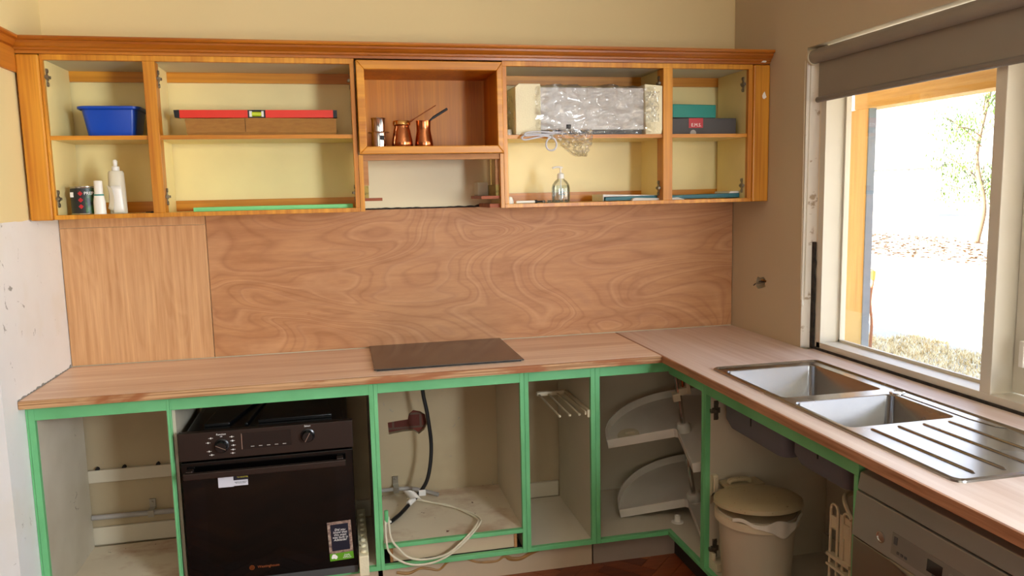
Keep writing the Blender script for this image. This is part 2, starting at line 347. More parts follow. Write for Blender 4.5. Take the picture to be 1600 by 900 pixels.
def mk(name, mb, mats, parent=None, bevel=0, smooth=None, solid=0, kind=None, label=None, seg=2, keep=False):
    me = bpy.data.meshes.new(name)
    off = Vector((0,0,0)); p = parent
    while p is not None: off += Vector(p.location); p = p.parent
    if parent is None and mb.v and not keep:     # top level single mesh: origin at its base
        xs = [v[0] for v in mb.v]; ys = [v[1] for v in mb.v]; zs = [v[2] for v in mb.v]
        off = Vector(((min(xs)+max(xs))/2, (min(ys)+max(ys))/2, min(zs)))
    me.from_pydata([tuple(Vector(v)-off) for v in mb.v], [], mb.f)
    for m in (mats if isinstance(mats, (list, tuple)) else [mats]): me.materials.append(m)
    for q, i in zip(me.polygons, mb.mi): q.material_index = i
    b = bmesh.new(); b.from_mesh(me); bmesh.ops.recalc_face_normals(b, faces=b.faces); b.to_mesh(me); b.free()
    o = bpy.data.objects.new(name, me); C.objects.link(o)
    if parent is not None: o.parent = parent
    else: o.location = off
    if solid: m = o.modifiers.new('thickness', 'SOLIDIFY'); m.thickness = solid; m.offset = 0
    if bevel: m = o.modifiers.new('bevel', 'BEVEL'); m.width = bevel; m.segments = seg; m.limit_method = 'ANGLE'; m.angle_limit = math.radians(50)
    if smooth is None: smooth = len(me.polygons) > 24
    if smooth:
        for q in me.polygons: q.use_smooth = True
        try: me.set_sharp_from_angle(angle=math.radians(38))
        except Exception: pass
    if kind: o['kind'] = kind
    if label: o['label'] = label
    return o
def thing(name, label, cat, loc, group=None):
    o = bpy.data.objects.new(name, None); C.objects.link(o); o.location = loc; o.empty_display_size = .05
    o['label'] = label; o['category'] = cat
    if group: o['group'] = group
    return o
def tag(o, label, cat, group=None, kind=None):
    o['label'] = label; o['category'] = cat
    if group: o['group'] = group
    if kind: o['kind'] = kind
    return o
def bx(*a): return MB().box(*a)
def text(name, s, size, mat, parent, loc, axes=((1,0,0),(0,0,1)), depth=.0006, align='CENTER', shear=0, spacing=1.0):
    cu = bpy.data.curves.new(name, 'FONT'); cu.body = s; cu.size = size; cu.align_x = align; cu.align_y = 'CENTER'; cu.shear = shear
    cu.extrude = depth; cu.resolution_u = 3; cu.space_line = spacing
    t = bpy.data.objects.new(name+'_tmp', cu); C.objects.link(t)
    dg = bpy.context.evaluated_depsgraph_get(); dg.update()
    me = bpy.data.meshes.new_from_object(t.evaluated_get(dg)); bpy.data.objects.remove(t)
    r = Vector(axes[0]).normalized(); u = Vector(axes[1]).normalized(); nrm = r.cross(u)
    mt = Matrix((( r.x,u.x,nrm.x, loc[0]), (r.y,u.y,nrm.y, loc[1]), (r.z,u.z,nrm.z, loc[2]), (0,0,0,1)))
    off = Vector((0,0,0)); p = parent
    while p is not None: off += Vector(p.location); p = p.parent
    me.transform(Matrix.Translation(-off) @ mt); me.materials.clear(); me.materials.append(mat)
    o = bpy.data.objects.new(name, me); C.objects.link(o); o.parent = parent
    return o
def sheet_with_holes(name, ax, pos, thick, outer, holes, mats, kind='structure'):
    """wall slab: outer polygon and holes in the two other axes, extruded from pos to pos+thick"""
    b = bmesh.new()
    def P(h, a, c): return {'x': (h, a, c), 'y': (a, h, c)}[ax]
    loops = []
    for lp in [outer]+holes:
        vs = [b.verts.new(P(pos, *q)) for q in lp]; es = [b.edges.new((vs[i], vs[(i+1) % len(vs)])) for i in range(len(vs))]; loops.append((vs, es))
    bmesh.ops.triangle_fill(b, use_beauty=True, edges=[e for l in loops for e in l[1]])
    front = list(b.faces)
    r = bmesh.ops.extrude_face_region(b, geom=front)
    d = Vector((thick, 0, 0)) if ax == 'x' else Vector((0, thick, 0))
    bmesh.ops.translate(b, verts=[g for g in r['geom'] if isinstance(g, bmesh.types.BMVert)], vec=d)
    bmesh.ops.recalc_face_normals(b, faces=b.faces)
    me = bpy.data.meshes.new(name); b.to_mesh(me); b.free()
    for m in mats: me.materials.append(m)
    o = bpy.data.objects.new(name, me); C.objects.link(o); o['kind'] = kind
    return o
def catmull(pts, n=8):
    P = [Vector(p) for p in pts]; P = [P[0]*2-P[1]]+P+[P[-1]*2-P[-2]]; out = []
    for i in range(1, len(P)-2):
        for k in range(n):
            t = k/n; a, b_, c, d = P[i-1], P[i], P[i+1], P[i+2]
            out.append(.5*((2*b_)+(c-a)*t+(2*a-5*b_+4*c-d)*t*t+(3*b_-a-3*c+d)*t**3))
    out.append(P[-2]); return out

# ------------------------------------------------------------------ room shell
WX = 2.9425; CEIL = 2.72
rg = random.Random(3)
hole_b = [(1.262,.552),(1.30,.556),(1.352,.560),(1.358,.585),(1.378,.601),(1.41,.592),(1.432,.575),(1.438,.53),(1.425,.505),(1.40,.487),(1.375,.505),(1.33,.505),(1.265,.497)]
sheet_with_holes('wall_back', 'y', 0, .03, [(-.1, -.02), (3.3, -.02), (3.3, CEIL), (-.1, CEIL)], [hole_b], [M_['wall_back']])
tag(mk('exposed_brickwork', bx(1.2, 1.5, .032, .08, .45, .65), M_['brick']), 'patch of red brick showing through the broken plaster under the hob', 'brickwork', kind='structure')
mk('wall_left', MB().box(-.12, 0, -.672, .05, -.02, CEIL), M_['wall_left'], kind='structure', keep=True)
ho = [(-.225,1.118),(-.245,1.105),(-.275,1.112),(-.305,1.122),(-.315,1.15),(-.29,1.165),(-.262,1.158),(-.24,1.162),(-.228,1.145)]
sheet_with_holes('wall_right', 'x', WX, .045, [(.03, -.02), (-6.6, -.02), (-6.6, CEIL), (.03, CEIL)], [[(-.585, .86), (-2.45, .86), (-2.45, 2.112), (-.585, 2.112)], ho], [M_['wall_right']])
mo = MB().box(WX+.045, 3.10, -.63, 10, -.3, CEIL).box(WX+.045, 3.10, -6.6, -2.42, -.3, CEIL).box(WX+.045, 3.10, -2.42, -.63, 2.135, CEIL).box(WX+.045, 3.10, -2.42, -.63, -.3, .89)
mk('wall_outer', mo, plain('painted_weatherboard', '#eee2c8', .7), kind='structure', keep=True)
mk('wall_rear', MB().box(-3.2, 3.3, -6.62, -6.5, 0, CEIL), M_['rear'], kind='structure', keep=True)
mk('wall_far_left', MB().box(-3.3, -3.2, -6.6, 3.3, 0, CEIL), M_['far'], kind='structure', keep=True)
mk('wall_far_back', MB().box(-3.2, 0.0, 3.1, 3.2, 0, CEIL).box(0, .05, .06, 3.2, 0, CEIL), M_['far'], kind='structure', keep=True)
mk('ceiling', MB().box(-3.3, 3.35, -6.6, 10, CEIL, CEIL+.1), M_['ceil'], kind='structure', keep=True)
# parquet floor of herringbone blocks
mb = MB(); w = .068; n4 = 4; rot = Matrix.Rotation(PI/4, 4, 'Z')
mb.box(-3.2, 3.2, -6.6, 3.2, -.06, -.012, 3)
rg = random.Random(5)
for i in range(-120, 120):
    for j in range(-120, 120):
        c = (i-j) % (2*n4)
        if c == 0: x0, x1, y0, y1 = i*w, (i+n4)*w, j*w, (j+1)*w
        elif c == 2*n4-1: x0, x1, y0, y1 = i*w, (i+1)*w, j*w, (j+n4)*w
        else: continue
        ctr = rot @ Vector(((x0+x1)/2, (y0+y1)/2, 0))
        if not (-1.8 < ctr.x < 3.0 and -5.2 < ctr.y < .3): continue
        g = .0012
        mb.box(x0+g, x1-g, y0+g, y1-g, -.012, 0, rg.choice((0,0,1,1,2,3)), rot)
mk('floor', mb, M_['parq'], kind='structure', keep=True, smooth=False)
mk('baseboard_back', MB().box(.02, 1.17, -.016, 0, .132, .208).box(1.80, 2.05, -.016, 0, .132, .205), M_['white_in'], kind='structure', bevel=.003, keep=True)
mk('trim_1', bx(.02, .458, -.022, 0, .405, .458), M_['white_in'], kind='structure', bevel=.002, keep=True)

# ---- window
rg = random.Random(11)
poly = [(2.945, -.575)]
# rounded, chipped plaster return at the window edge, built as stacked rows
def ret(u, v):
    z = .90+v*(2.10-.90); a = u*PI/2
    x = 2.9425+.028*math.sin(a)*1.0+u*.024; y = -.585-.038*(1-math.cos(a))
    k = noise.noise(Vector((u*2, 0, z*14)))*(.013 if z < 1.35 else .002)*(u**2)-(.004*u*u if z < 1.35 else 0)
    return (x+abs(k)*.4, y-k, z)
mb = MB().grid(ret, 8, 90); mk('trim_2', mb, M_['plaster'], kind='structure', solid=.004, keep=True)
jg = [(-.600, .9), (-.600, 1.34)]+[(-.6215+.009*max(0, noise.noise(Vector((0, 0, z_/7))))*1.6+(.004 if z_ > 36 else 0), .9+z_*.01) for z_ in range(44, -1, -1)]
mb = MB().prism(jg, 'x', 2.976, 2.984); mk('trim_3', mb, M_['grime'], kind='structure', keep=True)
fr = MB()
fr.box(2.985, 3.10, -.657, -.622, .905, 2.114).box(2.985, 3.10, -1.508, -1.467, .93, 2.114).box(2.985, 3.10, -2.42, -2.375, .905, 2.114)
fr.box(2.985, 3.10, -2.42, -.622, 2.113, 2.14)
wf = mk('window_1', fr, M_['winframe'], kind='structure', bevel=.002, keep=True)
sill = MB(); sill.prism([(2.985, .907), (3.14, .895), (3.14, .920), (3.06, .930), (2.985, .931)], 'y', -2.42, -.63)
mk('window_sill', sill, M_['winframe'], wf, bevel=.0015)
mk('glazing_bead', MB().box(3.068, 3.08, -.668, -.657, .93, 2.114).box(3.068, 3.08, -1.467, -1.456, .93, 2.114).box(3.068, 3.08, -1.467, -.657, .929, .94), M_['winframe'], wf)
sash = MB().box(3.06, 3.10, -1.575, -1.510, .934, 2.114).box(3.06, 3.10, -2.37, -2.31, .934, 2.114).box(3.06, 3.10, -2.31, -1.575, .934, 1.0).box(3.06, 3.10, -2.31, -1.575, 2.05, 2.114)
so = mk('opening_sash', sash, M_['winframe'], wf, bevel=.003)
mk('sash_latch', MB().box(3.04, 3.06, -1.562, -1.545, 1.02, 1.10), M_['white'], so, bevel=.003)
mk('window_pane', bx(3.073, 3.077, -1.462, -.66, .935, 2.114), M_['pane'], wf)
mk('window_pane', bx(3.078, 3.082, -2.31, -1.575, 1.0, 2.03), M_['pane'], wf)
mk('trim_4', bx(2.978, 2.99, -2.42, -.622, .899, .908), M_['grime'], kind='structure', keep=True)

# ------------------------------------------------------------------ outdoors
def gz(u, v): x = 3.10+u*60; y = -30+v*90; return (x, y, -.3+.03*noise.noise(Vector((x*.4, y*.4, 0))))
tag(mk('ground', MB().grid(gz, 60, 80), M_['ground'], kind='structure', keep=True), 'sunlit bare ground outside the window', 'ground', kind='structure')
vp = thing('verandah_post', 'ochre timber board post with blue grey edge just outside the window', 'post', (3.66, -.03, -.3))
mk('timber_face', bx(3.60, 3.622, -.0905, .060, .935, 1.93), M_['post_y'], vp)
mk('pale_base_board', bx(3.601, 3.622, -.0905, .060, -.3, .935), M_['post_base'], vp)
ed = MB(); rg = random.Random(2); pts = [(-.085, -.3)]
zz = -.3
ed.box(3.6015, 3.640, -.0985, -.091, -.3, 1.93).box(3.6225, 3.640, -.091, .055, -.3, 1.93)
mk('painted_edge', ed, M_['post_grey'], vp)
tag(mk('verandah_beam', MB().box(3.61, 3.70, -4.5, -.0, 1.93, 2.16).box(3.59, 3.61, -4.5, 0, 1.93, 2.02), M_['beam_y']), 'ochre timber beam of the verandah across the top of the window', 'beam')
rf = MB()
def rfn(u, v): x = 3.10+u*.89; y = -5+v*6.5; return (x, y, 2.42-u*.2+.012*math.sin(y*2*PI/.08))
tag(mk('verandah_roof', MB().grid(rfn, 1, 600), M_['roofm'], solid=.002), 'corrugated verandah roof above the beam outside', 'roof', kind='structure')
# tap on standpipe
tp = thing('garden_tap', 'brass garden tap on a thin standpipe outside the window', 'tap', (6.92, 4.15, -.3))
B0 = Vector((6.92, 4.15, -.3))
mk('standpipe', MB().tube(catmull([B0, B0+Vector((.01, 0, .3)), B0+Vector((-.012, .01, .55)), B0+Vector((.0, -.01, .80))]), .016), M_['pipe'], tp)
T0 = B0+Vector((0, -.01, .80))
mk('tap_body', MB().tube([T0, T0+Vector((0,0,.10))], [.024,.028]).tube(catmull([T0+Vector((0,0,.09)), T0+Vector((-.03,.05,.11)), T0+Vector((-.05,.1,.11)), T0+Vector((-.05,.12,.07))]), .02).tube([T0+Vector((-.03,.06,.1)), T0+Vector((-.03,.06,.19))], .014), M_['tapmetal'], tp)
mk('tap_handle', MB().tube([T0+Vector((-.03,.01,.19)), T0+Vector((-.03,.11,.19))], .01).tube([T0+Vector((-.03,.06,.19)), T0+Vector((-.03,.06,.225))], .008), M_['tapmetal'], tp)
# dry grass tufts: stuff
mb = MB(); rg = random.Random(21)
for k in range(34000):
    x = rg.uniform(5.4, 8.3); y = rg.uniform(1.0, 6.3)
    if x > 7.75+.25*noise.noise(Vector((x, y, 0)))*4: continue
    h = rg.uniform(.01, .07); a = rg.uniform(0, 2*PI); wd = .008; l = rg.uniform(.02, .10)
    dx, dy = math.cos(a), math.sin(a)
    mb.add([(x-dy*wd, y+dx*wd, -.31), (x+dy*wd, y-dx*wd, -.31), (x+dx*l, y+dy*l, -.3+h)], [(0,1,2)])
tag(mk('dry_grass', mb, M_['straw'], smooth=False), 'short straw coloured dry grass under the window outside', 'grass', kind='stuff')
mb = MB(); rg = random.Random(22)  # scattered flakes colour the tree's shadow bands onto the ground
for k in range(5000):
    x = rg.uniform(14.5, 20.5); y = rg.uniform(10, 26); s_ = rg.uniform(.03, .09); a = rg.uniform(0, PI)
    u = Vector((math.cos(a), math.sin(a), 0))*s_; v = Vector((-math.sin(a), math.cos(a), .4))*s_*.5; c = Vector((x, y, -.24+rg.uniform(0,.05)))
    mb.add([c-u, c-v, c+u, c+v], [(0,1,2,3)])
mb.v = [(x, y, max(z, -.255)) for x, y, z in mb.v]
tag(mk('tree_shadow_band', mb, M_['shade_flakes'], smooth=False), 'band of brown flakes standing for tree shadow on the far ground', 'painted shadow', kind='stuff')
# far shed with corrugated cladding
sh = thing('corrugated_shed', 'pale corrugated metal shed with dark roof edge far outside', 'shed', (33, 37, -.3))
def shf(u, v): t = u*14; return (31+.4*t*0, 29.5+t, -.3+v*2.0)
def shc(u, v):
    y = 32.8+u*8.2; return (33+.06*math.sin(y*2*PI/.55), y, -.3+v*2.7)
mk('cladding', MB().grid(shc, 300, 1), M_['shed'], sh, solid=.01)
mk('roof_edge', MB().box(32.8, 33.1, 32.6, 41.2, 2.40, 2.55), M_['shedtop'], sh)
# tree
tr = thing('gum_tree', 'sparse pale green tree at the right of the window view', 'tree', (20, 16.5, -.3))
TB = Vector((20, 16.5, -.3)); mb = MB(); rg = random.Random(31); tips = []
mb.tube(catmull([TB, TB+Vector((.1,-.1,1.2)), TB+Vector((0,.15,2.6)), TB+Vector((.2,0,4.5))]), [.09]*8+[.07]*8+[.05]*9)
for k in range(16):
    h = rg.uniform(1.2, 4.4); a = rg.uniform(0, 2*PI); l = rg.uniform(.7, 1.6)
    p = TB+Vector((.05,.05,h)); q = p+Vector((math.cos(a)*l, math.sin(a)*l, rg.uniform(.2, .9))); mb.tube(catmull([p, (p+q)/2+Vector((0,0,.1)), q]), .02, 5); tips.append((p, q))
mk('trunk', mb, M_['bark'], tr)
mb = MB()
for p, q in tips:
    for k in range(260):
        c = p.lerp(q, rg.uniform(.4, 1.15))+Vector((rg.gauss(0,.22), rg.gauss(0,.22), rg.gauss(-.12,.25))); s_ = rg.uniform(.03, .07)
        a = rg.uniform(0, 2*PI); u = Vector((math.cos(a)*.4, math.sin(a)*.4, -1))*s_; v = Vector((-math.sin(a), math.cos(a), 0))*s_*.35
        mb.add([c-u, c-v, c+u, c+v], [(0,1,2,3)])
mk('foliage', mb, M_['leaf'], tr, smooth=False)

# ------------------------------------------------------------------ far room glimpse at the left
tt = thing('timber_table', 'yellowish timber table top with dark edge at the left border', 'table', (-.45, -.35, 0))
mk('tabletop', bx(-.95, -.13, -.72, .1, .425, .447), M_['table'], tt, bevel=.002)
mk('apron', bx(-.93, -.14, -.70, .08, .33, .425), M_['dark'], tt, label='dark apron')
for x in (-.92, -.20):
    for y in (-.68, .0): mk('leg', bx(x, x+.05, y, y+.05, 0, .33), M_['dark'], tt)
tag(mk('wooden_stool_seat', MB().lathe([(.0,.45),(.13,.45),(.16,.47),(.165,.50),(.15,.54),(.0,.55)], (-.32, -.42, 0)), M_['greenobj']), 'rounded green object standing on the timber table at the left border', 'green object')

# ------------------------------------------------------------------ plywood splashback
tag(mk('plywood_sheet', bx(0.003, .551, -.012, -.001, .903, 1.462), M_['ply_v'], bevel=.001), 'left plywood sheet of straight upright grain on the back wall', 'plywood sheet')
tag(mk('plywood_strip', bx(0.003, .551, -.012, -.001, 1.4635, 1.499), M_['ply_v'], bevel=.001), 'narrow plywood strip above the left sheet, under the cupboards', 'plywood strip')
tag(mk('plywood_sheet', bx(.554, 2.939, -.009, -.001, .903, 1.505), M_['ply'], bevel=.001), 'long plywood sheet with swirling grain behind the cooktop', 'plywood sheet')

# ------------------------------------------------------------------ worktops
wt = thing('worktop', 'sanded timber worktop with stained layered edge carrying the black cooktop', 'worktop', (1.16, -.28, .8705))
mk('worktop_surface', MB().box(.002, 2.336, -.555, -.013, .872, .9), M_['bench_x'], wt, bevel=.0015)
mk('front_edge', MB().box(.002, 2.336, -.563, -.555, .8715, .8995), M_['edge_x'], wt, bevel=.0015, label='raw layered plywood edge with brown stains')
wr = thing('worktop', 'pinkish timber worktop under the window holding the steel sink', 'worktop', (2.65, -1.7, .8705))
mb = MB(); X0, X1 = 2.345, 2.976; hx0, hx1, hy0, hy1 = 2.437, 2.805, -1.60, -.884
mb.box(X0, WX-.002, hy1, -.013, .872, .9).box(X0, hx0, -3.3, hy1, .872, .9).box(hx1, WX-.002, -3.3, hy1, .872, .9).box(hx0, hx1, -3.3, hy0, .872, .9).box(WX-.002, X1, -2.41, -.63, .8715, .9)
mk('worktop_surface', mb, M_['bench_y'], wr)
mk('front_edge', MB().box(2.337, X0, -3.3, -.563, .8715, .9).box(2.337, X0, -.563, -.013, .8715, .8995), M_['edge_y'], wr, bevel=.0012, label='brown worktop edge')

rg = random.Random(9)
jg = [(-.56, .9005), (-.02, .9005)]+[(-.02-.54*k/60, .9015+max(0, noise.noise(Vector((k*.23, 1.7, 0))))*.022+(.002 if k % 3 else 0)) for k in range(61)]
mk('trim_5', MB().prism(jg, 'x', .0005, .0025), plain('broken_grey_plaster', '#8f8f88', .9), kind='structure', keep=True)
# ------------------------------------------------------------------ base cabinets
YF = -.511; YB = -.491; BT = .87
def hinge(parent, x, y, z, side, mat=None, s=1.0):
    """hinge base plate screwed to a panel whose face normal is side*(+x) or +y when side=='y'"""
    mb = MB()
    if side in (1, -1):
        def P(a, b, c): return (x+side*a, y+b, z+c)
        mb.box(min(x, x+side*.004), max(x, x+side*.004), y-.012*s, y+.014*s, z-.009*s, z+.009*s)
        mb.box(min(x, x+side*.003), max(x, x+side*.003), y-.007*s, y+.007*s, z-.032*s, z+.032*s)
        for dz in (-.024, .024): mb.tube([P(0,0,dz*s), P(.006,0,dz*s)], .008*s, 10)
        mb.box(min(x, x+side*.012), max(x, x+side*.012), y-.022*s, y+.006*s, z-.005*s, z+.005*s)
        mb.tube([P(0,-.004,0), P(.015,-.004,0)], .005*s, 8)
    else:
        def P(a, b, c): return (x+b, y-a, z+c)
        mb.box(x-.014*s, x+.014*s, y-.004, y, z-.009*s, z+.009*s).box(x-.008*s, x+.008*s, y-.003, y, z-.032*s, z+.032*s)
        for dz in (-.024, .024): mb.tube([P(0,0,dz*s), P(.006,0,dz*s)], .008*s, 10)
        mb.box(x-.022*s, x+.004*s, y-.014, y, z-.006*s, z+.006*s); mb.tube([P(0,-.004,0), P(.017,-.004,0)], .005*s, 8)
    return mk('hinge_plate', mb, mat or M_['hinge'], parent, bevel=.0008)
def frame_y(parent, x0, x1, zb, zt, sl, sr, rt, rb, extra=None):
    mb = MB(); mb.box(x0, x0+sl, YF, YB, zb, zt).box(x1-sr, x1, YF, YB, zb, zt).box(x0+sl, x1-sr, YF, YB, zt-rt, zt)
    if rb: mb.box(x0+sl, x1-sr, YF, YB, zb, zb+rb)
    if extra: mb.box(*extra)
    return mk('face_frame', mb, M_['green'], parent, bevel=.0012)
# 1 left cupboard
c = thing('base_cabinet', 'empty open base cupboard at the left end with stained floor', 'base cabinet', (.235, -.26, 0))
frame_y(c, .009, .4655, .113, BT, .020, .0095, .053, .018)
mk('filler_strip', bx(.001, .008, -.508, -.49, 0.0, BT), M_['green'], c)
mk('side_panel', bx(.012, .029, YB, -.028, .113, BT), M_['carcass'], c); mk('side_panel', bx(.4505, .4655, YB, -.028, .113, BT), M_['carcass'], c)
mk('base_panel', bx(.029, .4505, YB, -.028, .115, .131), M_['base_stained'], c, label='stained base panel')
# 2 oven housing
c = thing('base_cabinet', 'base cupboard housing the black oven', 'base cabinet', (.82, -.26, 0))
frame_y(c, .466, 1.188, .113, BT, .0035, .017, .053, .018)
mk('side_panel', bx(.4665, .480, YB, -.028, .113, BT), M_['carcass'], c); mk('side_panel', bx(1.172, 1.186, YB, -.028, .113, BT), M_['carcass'], c)
mk('base_panel', bx(.480, 1.172, YB, -.028, .115, .131), M_['base_clean'], c)
# 3 hob cupboard
c = thing('base_cabinet', 'open base cupboard below the cooktop with loose cables and a shallow drawer', 'base cabinet', (1.48, -.26, 0))
frame_y(c, 1.1885, 1.7750, .113, BT, .0145, .017, .049, .018, (1.203, 1.758, YF, YB, .199, .215))
mk('side_panel', bx(1.189, 1.203, YB, -.028, .113, BT), M_['carcass'], c); mk('side_panel', bx(1.760, 1.774, YB, -.004, .113, BT), M_['white_in'], c)
mk('base_panel', bx(1.203, 1.760, YB, -.004, .199, .2145), M_['base_stained'], c, label='rust stained base panel')
dr = mk('drawer_front', bx(1.238, 1.725, -.488, -.474, .134, .190), M_['kick'], c, label='pale shallow drawer front')
mk('drawer_side', MB().box(1.226, 1.237, -.489, -.1, .132, .193), M_['rawtimber'], dr); mk('drawer_side', MB().box(1.726, 1.738, -.489, -.1, .132, .193), M_['rawtimber'], dr)
mk('drawer_bottom', bx(1.238, 1.725, -.473, -.1, .133, .140), M_['rawtimber'], dr)
mk('lower_panel', bx(1.203, 1.760, YB, -.03, .115, .130), M_['dark'], c)
# 4 narrow cupboard
c = thing('base_cabinet', 'narrow open base cupboard with a pull-out towel rail inside', 'base cabinet', (1.92, -.26, 0))
frame_y(c, 1.7755, 2.0700, .113, BT, .0175, .019, .048, .018)
mk('side_panel', bx(1.776, 1.790, YB, -.018, .113, BT), M_['white_in'], c); mk('side_panel', bx(2.053, 2.069, YB, -.018, .113, BT), M_['white_in'], c)
mk('base_panel', bx(1.790, 2.053, YB, -.018, .115, .131), M_['base_clean'], c)
# 5 corner cupboard (L)
c = thing('corner_base_cabinet', 'L shaped corner base cupboard with the tilted carousel', 'base cabinet', (2.45, -.3, 0))
mb = MB(); XF = 2.389
mb.box(2.0705, 2.0895, YF, YB, .113, BT).box(2.0895, XF+.02, YF, YB, .821, BT).box(2.0895, XF+.02, YF, YB, .113, .131)
mb.box(XF, XF+.02, -.807, YF, .811, BT).box(XF, XF+.02, -.807, YF, .113, .131).box(XF, XF+.02, -.824, -.807, .113, BT)
mk('face_frame', mb, M_['green'], c, bevel=.0012)
mk('side_panel', bx(2.0715, 2.088, YB, -.004, .113, BT), M_['carcass'], c); mk('side_panel', bx(XF+.02, 2.935, -.823, -.810, .113, BT), M_['carcass'], c)
mb = MB().box(2.088, XF+.02, YB, -.004, .115, .131).box(XF+.02, 2.935, -.810, -.004, .115, .131)
mk('base_panel', mb, M_['base_clean'], c)
mk('back_panel', MB().box(2.088, 2.935, -.010, -.003, .131, BT).box(2.925, 2.935, -.81, -.01, .131, BT), M_['white_in'], c)
# 6 sink cupboard
c = thing('sink_base_cabinet', 'open cupboard under the sink with the swing-out bin', 'base cabinet', (2.65, -1.27, 0))
mb = MB().box(XF, XF+.02, -.8425, -.8245, .113, BT).box(XF, XF+.02, -1.71, -.8425, .809, BT).box(XF, XF+.02, -1.71, -1.692, .113, .809).box(XF, XF+.02, -1.692, -.8425, .113, .131)
mk('face_frame', mb, M_['green'], c, bevel=.0012)
mk('side_panel', bx(XF+.02, 2.92, -.8425, -.8245, .113, BT), M_['white_in'], c); mk('side_panel', bx(XF+.02, 2.92, -1.71, -1.695, .113, BT), M_['white_in'], c)
mk('base_panel', bx(XF+.02, 2.92, -1.695, -.8425, .115, .131), M_['base_clean'], c)
mk('back_panel', MB().box(2.905, 2.92, -1.695, -.8425, .131, .66).box(2.895, 2.905, -1.695, -.8425, .131, .21), M_['white_in'], c, bevel=.001)
for z in (.745, .205): hinge(c, 2.43, -.8425, z, 'y', M_['hinge_dk'], 1.15)
# kickboards
kb = tag(mk('kickboard', bx(.02, 1.178, -.457, -.443, 0, .112), M_['kick']), 'pale kickboard under the oven at the left end', 'kickboard')
kb = thing('kickboard', 'pale kickboard with a wavy line of brown adhesive', 'kickboard', (1.63, -.45, 0))
mk('board', bx(1.196, 2.067, -.457, -.443, 0, .112), M_['kick'], kb)
gp = [(x_, z_-.010) for x_, z_ in [(1.25,.080),(1.30,.072),(1.345,.086),(1.38,.080),(1.42,.070),(1.455,.098),(1.49,.108),(1.53,.103),(1.57,.085),(1.61,.078),(1.66,.077),(1.69,.092),(1.72,.078),(1.76,.075),(1.80,.092),(1.84,.106)]]
pts = catmull([(x, -.4585, z) for x, z in gp], 6); rr = [.0048+.004*abs(noise.noise(Vector((p.x*9, 0, 0)))) + (.003 if p.x > 1.7 else 0) for p in pts]
mk('adhesive_line', MB().tube([(p.x, -.4565, p.z) for p in pts], rr, 8), M_['glue'], kb, label='wavy brown dried adhesive')
tag(mk('kickboard', bx(2.074, 2.442, -.457, -.443, 0, .112), M_['kick_grey']), 'short greyish kickboard below the corner cupboard', 'kickboard')
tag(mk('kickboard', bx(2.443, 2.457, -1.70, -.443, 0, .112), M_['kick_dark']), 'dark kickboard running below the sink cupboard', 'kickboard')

# ------------------------------------------------------------------ oven
ov = thing('built_in_oven', 'black built-in oven with bronze control panel and handle', 'oven', (.795, -.3, .1315))
ox0, ox1 = .498, 1.099
mk('oven_body', MB().box(ox0+.012, ox1-.012, -.515, -.05, .1315, .724), M_['black'], ov, bevel=.006)
mb = MB().box(ox0+.03, ox1-.03, -.49, -.08, .724, .729)
mb.prism([(.57,-.46),(.66,-.46),(.74,-.12),(.60,-.12)], 'z', .729, .741).prism([(.76,-.46),(1.03,-.46),(1.0,-.12),(.80,-.12)], 'z', .729, .743)
mb.tube([(.72,-.48,.734), (.765,-.1,.734)], .006, 8)
mk('top_cover', mb, M_['black'], ov, bevel=.004)
mk('vent_clip', bx(.775, .825, -.512, -.500, .7245, .7285), M_['ink_copper'], ov)
cp = mk('control_panel', bx(ox0-.006, ox1+.006, -.545, -.515, .632, .735), M_['ovenfront'], ov, bevel=.002)
mk('display', bx(.711, .882, -.5465, -.5450, .661, .720), M_['display'], cp, label='black glass clock display')
mk('display_edge', bx(.7085, .7107, -.5468, -.5450, .661, .720), M_['chrome'], cp)
def knob(x, z, nm):
    mt = Matrix.Rotation(-PI/2, 4, 'X').inverted()
    mb = MB().lathe([(.0,0),(.026,0),(.026,.003),(.021,.005),(.020,.024),(.018,.027),(0,.027)], (x, -.5452, z), 32, mat=Matrix.Rotation(PI/2, 4, 'X'))
    k = mk('control_knob', mb, M_['black'], cp)
    mk('knob_pointer', MB().box(-.0008, .0008, -.0287, -.0268, -.019, .019, 0, Matrix.Translation((x, -.5452, z)) @ Matrix.Rotation(.5 if nm else -1.1, 4, 'Y')), M_['chrome'], k)
    return k
knob(.640, .681, 0); knob(.942, .692, 1)
text('lettering', 'Function', .0095, M_['ink_white'], cp, (.640, -.5455, .723)); text('lettering', 'Off', .006, M_['ink_white'], cp, (.640, -.5455, .7145))
text('lettering', 'Select', .0095, M_['ink_white'], cp, (.942, -.5455, .728))
for k, (dx, dz) in enumerate([(-.036,.030),(-.046,.014),(-.044,-.018),(-.036,-.032),(.036,.030),(.038,.015),(.04,-.002),(.038,-.018),(.036,-.031)]):
    mb = MB().box(.640+dx-.008, .640+dx+.008, -.5456, -.545, .681+dz-.0006, .681+dz+.0006).box(.640+dx-.002, .640+dx+.002, -.5456, -.545, .681+dz-.003, .681+dz+.003)
    mk('function_mark', mb, M_['ink_white'], cp)
for k in range(5): mk('display_digit', bx(.74+k*.028, .752+k*.028, -.5468, -.5464, .668, .6705), M_['ink_grey'], cp)
dr = mk('oven_door', MB().box(ox0-.002, ox1+.002, -.545, -.515, .165, .626), M_['blackglass'], ov, bevel=.003, label='black glass oven door')
mk('door_window', bx(ox0+.075, ox1-.065, -.5462, -.5448, .235, .565), plain('brown_tinted_glass', '#070402', .07, spec=.3), dr)
mk('lower_vent', bx(ox0-.002, ox1+.002, -.540, -.515, .134, .162), M_['greydark'], ov, bevel=.002)
hb = MB().box(ox0+.012, ox1-.025, -.590, -.572, .576, .600)
for x in (ox0+.03, ox1-.045): hb.box(x-.012, x+.012, -.575, -.545, .585, .604)
